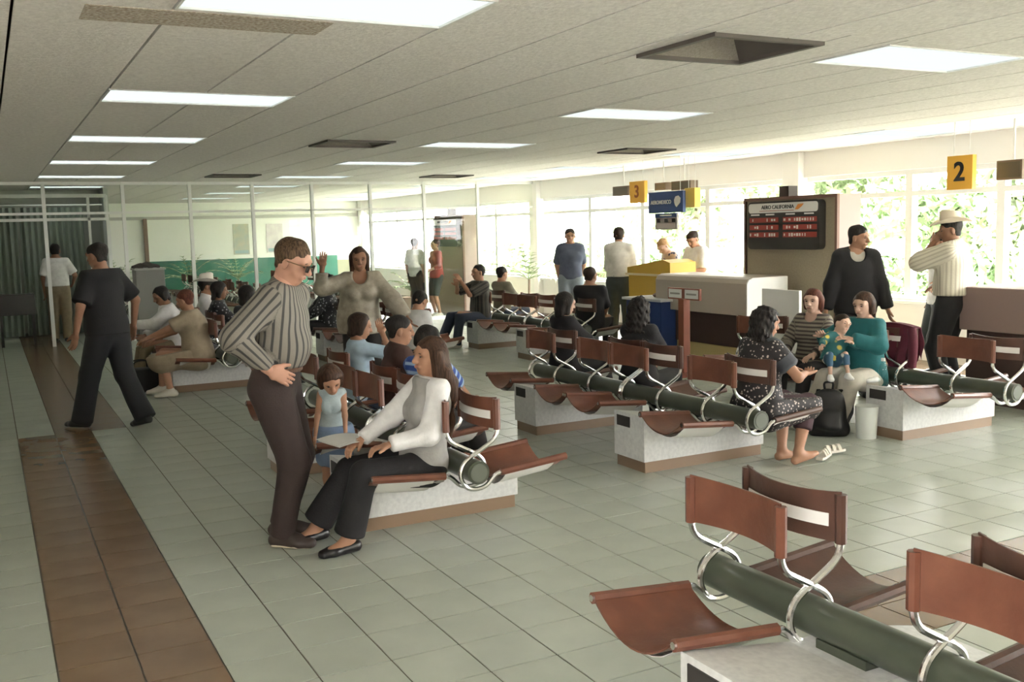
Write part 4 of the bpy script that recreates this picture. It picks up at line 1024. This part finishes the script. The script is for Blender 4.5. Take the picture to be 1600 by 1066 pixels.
# 2 long-haired woman in vest
wom = person('seated woman with long brown hair, grey vest, white sleeves and black trousers', (1.06,1.46,0), D(93), **seated(H=1.56, sex='f', skin='tan', h=.009, hh=.0055, pel=(0,0,.43), lean=-9, head=(4,6,0), lL=(-.02,.47,.075), lR=(.25,.55,.09), kR=(.2,1,.4), kL=(-.05,1,.5), fL=-6, fR=-10, aL=(-.13,.25,.585), aR=(.07,.33,.59), eL=(-.35,-.3,-1), eR=(.35,-.3,-1),
       hands=((.45,(0,0,1)),(.5,(0,0,1))), hair=('long',H_BROWN,.50), top=dict(mat=c_white,sleeve=1.95,off=.008,sl=.012,hem=.05,fold=.005), vest=dict(mat=c_vest,off=.026,hem=.10), legs=dict(type='trousers',mat=c_black,len=1.84,off=.022,flare=.022,waist=.08), shoes=s_flat))
# 3 toddler
person('toddler girl in pale blue sleeveless top, looking down', (.84,2.38,0), D(160), H=.90, sex='f', skin='tan', h=.008, hh=.0055, headsize=1.17, head=(8,32,6), lean=6, aR=(.11,.14,.46), aL=(-.08,.16,.47), hair=('bob',H_BROWN,.05), top=dict(mat=cloth('pale_blue', (.44,.53,.55)),sleeve=0,off=.012,hem=.10), legs=dict(type='skirt',mat=cloth('toddler_skirt', (.20,.28,.42)),len=.7), shoes=s_white)
# 4-6 on the far side of that bench
person('child in light blue shirt, hand at mouth, seated behind the toddler', (1.52,3.86,0), D(-96), **seated(H=1.46, sex='f', skin='tan', h=.011, pel=(0,0,.43), head=(0,12,0), aR=(.04,.20,.93), eR=(.7,-.2,-.8), aL=(-.08,.30,.55), hair=('bob',H_DKBR,.05), top=dict(mat=c_ltblue,sleeve=.9,off=.014,loose=.01), legs=dict(type='trousers',mat=c_denim), shoes=s_white))
person('short-haired person in dark brown jacket, seated facing right', (1.52,2.97,0), D(-98), **seated(H=1.52, skin='tan', h=.010, hh=.006, pel=(0,0,.44), head=(-8,4,0), hair=('short',H_BLACK), top=dict(mat=c_brownj,sleeve=1.95,off=.022,loose=.012,collar=True), legs=dict(type='trousers',mat=c_dkpants), shoes=s_black))
person('child in blue and black striped shirt seen from behind', (1.53,2.47,0), D(-62), **seated(H=1.46, skin='tan', h=.010, pel=(0,0,.43), head=(-6,8,0), face=False, hair=('bob',H_BLACK,.0), top=dict(mat=c_bstr,sleeve=.9,stripes=True,off=.016,loose=.008), legs=dict(type='trousers',mat=c_dkpants), shoes=s_black))
# 7 standing woman in silk blouse, 8 small child beside her
person('standing woman with long hair in shiny draped blouse, one hand raised', (2.05,5.25,0), D(163), H=1.62, sex='f', skin='brown', h=.010, hh=.007, head=(0,6,0), aR=(.34,.16,1.43), eR=(.8,-.2,-.9), aL=(-.42,.16,.92), eL=(-.9,-.4,0), hands=((.3,(0,1,0)),(.3,None)), hair=('long',H_BROWN,.16), top=dict(mat=c_silk,sleeve=1.9,off=.020,loose=.024,hem=.08,fold=.018,scoop=.09,name='blouse'), legs=dict(type='trousers',mat=c_dkpants), shoes=s_black)
person('small dark-haired child in white shirt beside the silk-blouse woman', (2.62,5.35,0), D(-50), H=1.14, skin='tan', h=.010, headsize=1.12, face=False, lean=12, head=(-10,12,0), hair=('short',H_BLACK), top=dict(mat=c_white,sleeve=.8,off=.018,loose=.012), legs=dict(type='trousers',mat=c_denim), shoes=s_white)
# 9 walking man in black
person('man in black walking away at the left', (-.10,6.05,0), D(38), H=1.73, skin='brown', h=.010, hh=.007, lean=3, head=(4,4,0), lL=(-.13,.25,.085), lR=(.10,-.27,.115), fpR=12, aL=(-.30,.06,.90), aR=(.30,-.02,.92), eR=(.6,-.9,0), eL=(-.8,-.6,0), hair=('short',H_BLACK), top=dict(mat=c_black,sleeve=.85,off=.022,loose=.022,hem=.06), legs=dict(type='trousers',mat=cloth('black_trousers', (.014,.014,.018)),off=.028,flare=.02,len=2.0), shoes=s_black)
# 10 man behind the glass
person('man in white shirt and khaki trousers seen from behind by the curtain', (.02,15.0,0), D(-8), H=1.70, skin='brown', h=.016, hh=.010, face=False, aR=(.24,.16,1.0), hair=('short',H_BLACK), top=dict(mat=c_white,sleeve=.8,off=.018,loose=.015,hem=-.05), legs=dict(type='trousers',mat=c_khaki,off=.024), shoes=s_black, belt=leather_belt)
# 11-13 bench in the left background
person('seated man in white cowboy hat, left background', (1.52,9.96,0), D(-98), **seated(H=1.68, skin='brown', h=.014, hh=.009, head=(0,4,0), hat=hat_w, hair=('short',H_BLACK), top=dict(mat=c_white,sleeve=1.9,loose=.01,collar=True), legs=dict(type='trousers',mat=c_denim), shoes=s_black))
person('seated woman in beige dress facing away, with bare lower legs', (.96,7.57,0), D(74), **seated(H=1.60, sex='f', skin='tan', h=.012, hh=.008, face=False, fat=.12, pel=(0,0,.44), lean=8, head=(-20,4,0), aL=(-.14,.50,.66), aR=(.1,.46,.62), lL=(-.12,.30,.085), lR=(.12,.42,.085), hair=('short',H_RED), top=dict(mat=c_beige,sleeve=.75,off=.022,loose=.03,hem=.1,name='dress_top'), legs=dict(type='skirt',mat=c_beige,len=1.15,off=.03), shoes=s_white))
person('person in black and white patterned shirt, seated behind the beige dress', (1.50,9.07,0), D(-98), **seated(H=1.64, sex='f', skin='brown', h=.014, hh=.009, head=(0,5,0), hair=('bob',H_BLACK,.08), top=dict(mat=c_patt,sleeve=1.0,loose=.015,off=.016), legs=dict(type='trousers',mat=c_dkpants), shoes=s_black))
person('dark-haired person in white shirt sitting beyond the beige dress woman', (.98,9.07,0), D(92), **seated(H=1.62, skin='brown', h=.014, hh=.009, face=False, lean=12, head=(10,10,0), aL=(-.1,.5,.7), hair=('bob',H_BLACK,.04), top=dict(mat=c_white,sleeve=1.9,loose=.02,off=.02), legs=dict(type='trousers',mat=c_khaki), shoes=s_black))
person('dark-haired person in black seated back to back with the beige dress', (1.52,7.57,0), D(-70), **seated(H=1.66, skin='brown', h=.014, hh=.009, face=False, hair=('bob',H_BLACK,.06), top=dict(mat=c_patt,sleeve=1.0,loose=.015,off=.016), legs=dict(type='trousers',mat=c_dkpants), shoes=s_black))
person('person in dark patterned clothes seated beyond the silk-blouse woman raised hand', (3.18,9.96,0), D(80), **seated(H=1.64, sex='f', skin='brown', h=.014, hh=.009, face=False, hair=('bob',H_BLACK,.10), top=dict(mat=c_patt,sleeve=1.9,loose=.02,off=.018), legs=dict(type='trousers',mat=c_black), shoes=s_black))
# 14 man in jeans at the far bench
person('seated man in dark checked shirt and jeans, hand raised to his chin', (5.48,9.76,0), D(92), **seated(H=1.74, skin='tan', h=.012, hh=.008, head=(0,0,0), aL=(-.05,.34,.98), aR=(.05,.36,.92), eL=(-.6,-.2,-1), lL=(-.1,.46,.085), lR=(.12,.62,.09), hair=('short',H_BLACK), top=dict(mat=c_check,sleeve=.9,stripes=True,off=.016,loose=.014), legs=dict(type='trousers',mat=c_denim,off=.02), shoes=s_white))
person('dark-haired head just behind the man in jeans', (5.98,10.02,0), D(-75), **seated(H=1.60, skin='tan', h=.014, hh=.009, face=False, hair=('short',H_BLACK), top=dict(mat=c_olive,sleeve=.9), legs=dict(type='trousers',mat=c_denim), shoes=s_black))
# 15 people beyond the glass
person('person in red top standing beyond the glass by the far kiosk', (6.95,14.75,0), D(95), H=1.58, sex='f', skin='tan', h=.016, hh=.010, face=False, aL=(-.16,.25,.95), hair=('short',H_BROWN), top=dict(mat=c_red,sleeve=1.5,loose=.012), legs=dict(type='shorts',mat=c_dkgreen,len=.9), shoes=s_white)
person('pale figure in white shirt beyond the glass, left of the red top', (6.72,15.3,0), D(-60), H=1.62, skin='tan', h=.018, hh=.011, face=False, hair=('short',H_BLACK), top=dict(mat=c_white,sleeve=.9), legs=dict(type='trousers',mat=c_dkpants), shoes=s_black)
# 16-19 by the airline counter
person('man in blue polo shirt and pale jeans standing, hands behind him', (7.02,9.67,0), D(151), H=1.74, skin='tan', h=.012, hh=.008, head=(0,2,0), aR=(.17,-.09,.90), aL=(-.17,-.09,.90), eR=(.5,-.8,0), eL=(-.5,-.8,0), hair=('short',H_DKBR), top=dict(mat=c_blue,sleeve=.85,off=.014,loose=.008,hem=.0,collar=True), legs=dict(type='trousers',mat=c_jeans,off=.022), shoes=s_tan)
person('seated man in black shirt seen from behind, in front of the counters', (5.98,7.47,0), D(-48), **seated(H=1.72, skin='tan', h=.012, hh=.008, head=(-22,2,0), hair=('short',H_DKBR), top=dict(mat=c_black,sleeve=.9,off=.018,loose=.012), legs=dict(type='trousers',mat=c_dkpants), shoes=s_black))
person('man in white shirt with dark belt standing at the yellow counter', (7.22,8.62,0), D(-42), H=1.74, skin='tan', h=.012, hh=.008, face=False, head=(4,2,0), aR=(.14,.30,1.10), aL=(-.10,.3,1.1), eR=(.3,-.8,-.6), eL=(-.3,-.8,-.6), hair=('short',H_DKBR), top=dict(mat=cloth('cream_shirt', (.66,.64,.58)),sleeve=1.7,off=.014,loose=.010,hem=-.06,collar=True), legs=dict(type='trousers',mat=c_dkgreen,off=.022), shoes=s_black, belt=s_black['mat'])
person('fair-haired person in patterned top behind the yellow counter', (8.05,8.25,0), D(80), H=1.62, sex='f', skin='pale', h=.014, hh=.009, lean=22, head=(10,20,0), aL=(-.1,.35,1.05), aR=(.15,.3,1.1), hair=('short',H_BLOND), top=dict(mat=mat_spots('cloth_orange', (.5,.36,.26), (.05,.05,.10), 16, .3),sleeve=.9,loose=.012), legs=dict(type='trousers',mat=c_dkpants), shoes=s_black)
person('clerk in white shirt with bowed head behind the yellow counter', (8.0,7.72,0), D(92), H=1.68, skin='tan', h=.013, hh=.008, lean=8, head=(8,22,0), aL=(-.12,.34,1.05), aR=(.1,.34,1.05), hair=('short',H_DKBR), top=dict(mat=c_white,sleeve=.9,off=.018,loose=.014), legs=dict(type='trousers',mat=c_dkpants), shoes=s_black)
# 20-22 middle bench, far side
person('woman with long curly black hair seated on the middle bench, from behind', (3.74,3.16,0), D(-66), **seated(H=1.56, sex='f', skin='tan', h=.010, face=False, head=(6,2,0), hair=('curly',H_BLACK,.22), top=dict(mat=c_black,sleeve=1.0,loose=.01), legs=dict(type='trousers',mat=c_black), shoes=s_black))
person('dark-haired woman in black at the far end of the middle bench', (3.72,4.36,0), D(-84), **seated(H=1.54, sex='f', skin='pale', h=.010, hh=.007, head=(-6,8,0), hair=('bob',H_BLACK,.10), top=dict(mat=c_black,sleeve=1.9,loose=.012,scoop=.05), legs=dict(type='trousers',mat=c_black), shoes=s_black))
person('barefoot woman with black hair in dark floral dress', (3.70,1.66,0), D(-86), **seated(H=1.56, sex='f', skin='tan', h=.0095, hh=.006, fat=.10, pel=(0,0,.43), lean=4, head=(-14,6,0), lR=(.16,.23,.10), lL=(-.03,.27,.085), fpR=-14, aR=(.16,.30,.66), eR=(.8,-.5,-.5), aL=(-.1,.4,.66), hair=('curly',H_BLACK,.10), top=dict(mat=c_floral,sleeve=.35,off=.020,loose=.02,hem=.1,name='dress_top'), vest=dict(mat=c_grey,off=.022,sleeves=True,name='sleeves'), legs=dict(type='skirt',mat=c_floral,len=.92,off=.030), extra=dict(mat=c_plum,len=.52)))
# 23-25 right bench
person('seated woman with reddish bob in brown striped top', (5.46,2.92,0), D(108), **seated(H=1.54, sex='f', skin='pale', h=.010, hh=.0065, head=(4,0,0), aL=(-.16,.30,.58), aR=(.1,.3,.6), hair=('bob',H_RED,.06), top=dict(mat=c_hstr,sleeve=1.9,stripes=True,off=.016,loose=.016,scoop=.06), legs=dict(type='trousers',mat=c_dkpants), shoes=s_black))
tealw = person('seated woman in teal sweater and cream trousers holding a baby', (5.46,2.33,0), D(98), **seated(H=1.54, sex='f', skin='pale', h=.010, hh=.0065, fat=.06, head=(2,6,0), aL=(-.12,.34,.76), aR=(.14,.38,.78), lL=(-.02,.36,.085), lR=(.22,.46,.085), hair=('bob',H_BROWN,.06), top=dict(mat=c_teal,sleeve=1.95,off=.024,loose=.022,hem=.1,name='sweater'), legs=dict(type='trousers',mat=c_cream,off=.03,flare=.01), shoes=s_white))
person('baby in green and yellow with white socks on the teal woman lap', (5.06,2.30,.50), D(150), H=.72, skin='pale', h=.009, hh=.007, headsize=1.22, pel=(0,0,.09), lean=-14, side=-18, head=(20,0,0), lR=(.07,.20,-.02), lL=(-.07,.20,-.01), kR=(.2,1,.8), kL=(-.2,1,.8), aR=(.12,.12,.22), aL=(-.12,.12,.24), hair=('short',H_DKBR), top=dict(mat=mat_spots('cloth_baby', (.03,.16,.17), (.75,.60,.12), 12, .3),sleeve=1.8,off=.02,loose=.012), legs=dict(type='trousers',mat=mat_spots('cloth_baby2', (.05,.12,.20), (.70,.68,.6), 10, .25),len=1.5,off=.014), shoes=dict(mat=c_white))
# 26-28 standing at right
person('standing man in black jacket looking to the right', (6.42,3.34,0), D(146), H=1.70, skin='tan', h=.011, hh=.007, head=(52,4,0), aR=(.29,.06,.86), aL=(-.29,.06,.86), hair=('short',H_BLACK), top=dict(mat=c_black,sleeve=1.95,off=.022,loose=.016,hem=.08,collar=True,scoop=.10,name='jacket'), vest=dict(mat=cloth('pale_shirt', (.55,.52,.45)),off=.010,hem=-.05,name='undershirt'), legs=dict(type='trousers',mat=c_black), shoes=s_black)
person('man in straw cowboy hat and pale striped shirt, hand at his face', (7.02,2.72,0), D(14), H=1.76, skin='brown', h=.011, hh=.007, head=(26,6,0), twist=8, aL=(-.07,.15,1.50), eL=(-.5,.7,-.9), aR=(.30,.26,1.08), hands=((.3,None),(.5,None)), hat=hat_m, hair=('short',H_BLACK), top=dict(mat=c_palestr,sleeve=1.9,stripes=True,off=.024,loose=.026,hem=-.06,collar=True,fold=.007), legs=dict(type='trousers',mat=c_black,off=.024), shoes=s_black, belt=mat('belt_tan', (.42,.28,.14), .5))
person('person in white undershirt and dark green trousers behind the straw hat man', (8.1,3.72,0), D(60), H=1.60, skin='brown', h=.013, hh=.008, face=False, head=(0,10,0), aL=(-.34,.14,1.06), eL=(-.9,-.4,.2), hair=('short',H_BLACK), top=dict(mat=c_white,sleeve=.5,loose=.012), legs=dict(type='trousers',mat=c_dkgreen,off=.022), shoes=s_black)

# ================================================================== SMALL THINGS
def W(p, v):   # local point of a person to world
    M = p['root']; a = M.rotation_euler.z; x, y, z = v
    return Vector((M.location.x+x*math.cos(a)-y*math.sin(a), M.location.y+x*math.sin(a)+y*math.cos(a), M.location.z+z))
# papers on the woman's lap
t = empty('paper_sheets', (.72,1.60,.575), D(12))
for k in range(2):
    MB().grid(lambda u, v: (-.17+.34*u, -.12+.24*v+.02*k, .006*k+.03*math.sin(PI*u)*.6-.03*u*u), 8, 4, .0015).build('sheet', mat('paper', (.80,.79,.76), .8), t)
tag(t, 'white papers on the lap of the long-haired woman', 'papers')
# backpack
m_bag = cloth('backpack', (.014,.013,.014), .6)
t = empty('backpack', (4.88,2.16,0), D(-40))
r = mesh_sdf([Prim((0,0,.10),(0,0,.30),(.15,.10),(.12,.08),None,.03), Prim((-.11,0,.05),(.11,0,.05),.06,.06,None,.04), Prim((0,-.10,.10),(0,-.09,.20),(.10,.04),(.09,.03),None,.03)], .012, [Cut((0,0,0),(0,0,-1))], folds(.004,30,2))
obj('bag_body', to_mesh('bag_body', [r], m_bag), t)
MB().tube(smooth_path([(-.03,0,.38),(-.03,.0,.43),(.03,0,.43),(.03,0,.38)]), .009, 6).build('top_loop', m_bag, t)
for s in (-.07,.10): MB().grid(lambda u, v: (s+.03*(v-.5)+.10*math.sin(PI*u)*(1 if s > 0 else -.2), .09+.06*math.sin(PI*u), .36-.34*u), 10, 1, .006).build('shoulder_strap', m_bag, t)
tag(t, 'black backpack on the floor by the teal woman feet', 'backpack')
t = empty('white_bucket', (5.06,1.93,0)); MB().lathe([(0,0),(.075,0),(.09,.25),(.095,.26),(.085,.26),(.07,.01),(0,.01)], 0, 0, 24).build('pail', mat('white_plastic', (.75,.78,.74), .5), t, True)
MB().tube([(.092*math.cos(PI*k/10), .02, .25-.06*math.sin(PI*k/10)) for k in range(11)], .004, 5).build('handle', m_alu, t)
tag(t, 'white plastic bucket beside the concrete block of right bench', 'bucket')
t = empty('water_bottle', (5.29,1.98,.392)); MB().lathe([(0,0),(.032,0),(.034,.02),(.034,.13),(.028,.16),(.013,.185),(.013,.20),(0,.20)], 0, 0, 18).build('bottle', mat_glass('clear_plastic', (.86,.92,.90)), t, True)
MB().lathe([(0,.198),(.016,.198),(.016,.222),(0,.222)], 0, 0, 14).build('cap', m_bwhite, t)
tag(t, 'clear plastic water bottle standing on the right concrete block', 'bottle')
t = empty('crumpled_napkin', (5.30,2.10,.40)); r = mesh_sdf([Ell((0,0,.02),np.eye(3),(.07,.05,.025))], .008, (), folds(.008,60,3)); obj('paper_wad', to_mesh('paper_wad', [r], MATS['paper']), t); tag(t, 'crumpled white napkin on the right concrete block', 'napkin')
# maroon jacket over the backrest
t = empty('maroon_jacket', (5.855,2.36,.60))
def drape(u, v):
    y = -.25+.46*u; a = abs(v-.5)*2
    z = .235-.34*a*(1-.22*math.sin(9*u+1)-.1*math.sin(23*u)) if a > .08 else .235
    x = (.034+.03*a+.022*math.sin(u*24+v*4)*a)*(1 if v > .5 else -1) if a > .08 else (.034*(v-.5)/.04)
    return (x, y+.012*math.sin(v*15), z-.03*(2*u-1)**2*(1 if a < .5 else 1))
MB().grid(drape, 26, 26, .006).build('jacket_body', c_maroon, t, True)
MB().tube(smooth_path([(-.045,-.21,.20),(-.07,-.25,.10),(-.06,-.24,-.02),(-.05,-.22,-.12)]), .04, 10, rs=None).build('sleeve', c_maroon, t, True)
tag(t, 'maroon jacket hung over a seat back of the right bench', 'jacket')
# sandals
for k, (x, y, a) in enumerate(((4.25,1.58,-60),(4.40,1.66,-95))):
    t = empty('sandal', (x, y, 0), D(a))
    MB().grid(lambda u, v: ((v-.5)*.075*(1-.35*abs(2*u-1)**3), -.12+.24*u, .018), 10, 4, .018).build('sole', s_white['mat'], t, True)
    for q in (-.05,.0,.05): MB().grid(lambda u, v: (-.040+.080*u, q+.028*v, .02+.055*math.sin(PI*u)), 8, 1, .004).build('strap', s_white['mat'], t, True)
    tag(t, 'white strappy sandal on the floor ' + ('nearest to the bare foot' if k == 0 else 'farther from the bare foot'), 'sandal', 'pair of white sandals')
# bag by the beige dress woman
t = empty('travel_bag', (.42,8.15,0), D(10)); MB().bbox(-.18,.18,-.12,.12,0,.27,.03).build('bag_body', m_bag, t, True)
for s_ in (-.05,.05): MB().tube(smooth_path([(-.09,s_,.27),(-.07,s_,.35),(.07,s_,.35),(.09,s_,.27)]), .008, 6).build('handle', m_bag, t)
tag(t, 'black travel bag on the floor before the beige dress woman', 'bag')
t = empty('desk_item', (6.72,6.95,.79)); MB().lathe([(0,0),(.07,0),(.09,.03),(.06,.05),(.05,.035),(0,.03)], 0, 0, 18).build('bowl', mat('brown_dish', (.15,.09,.06), .5), t, True); tag(t, 'small brown dish on the blue desk', 'dish')
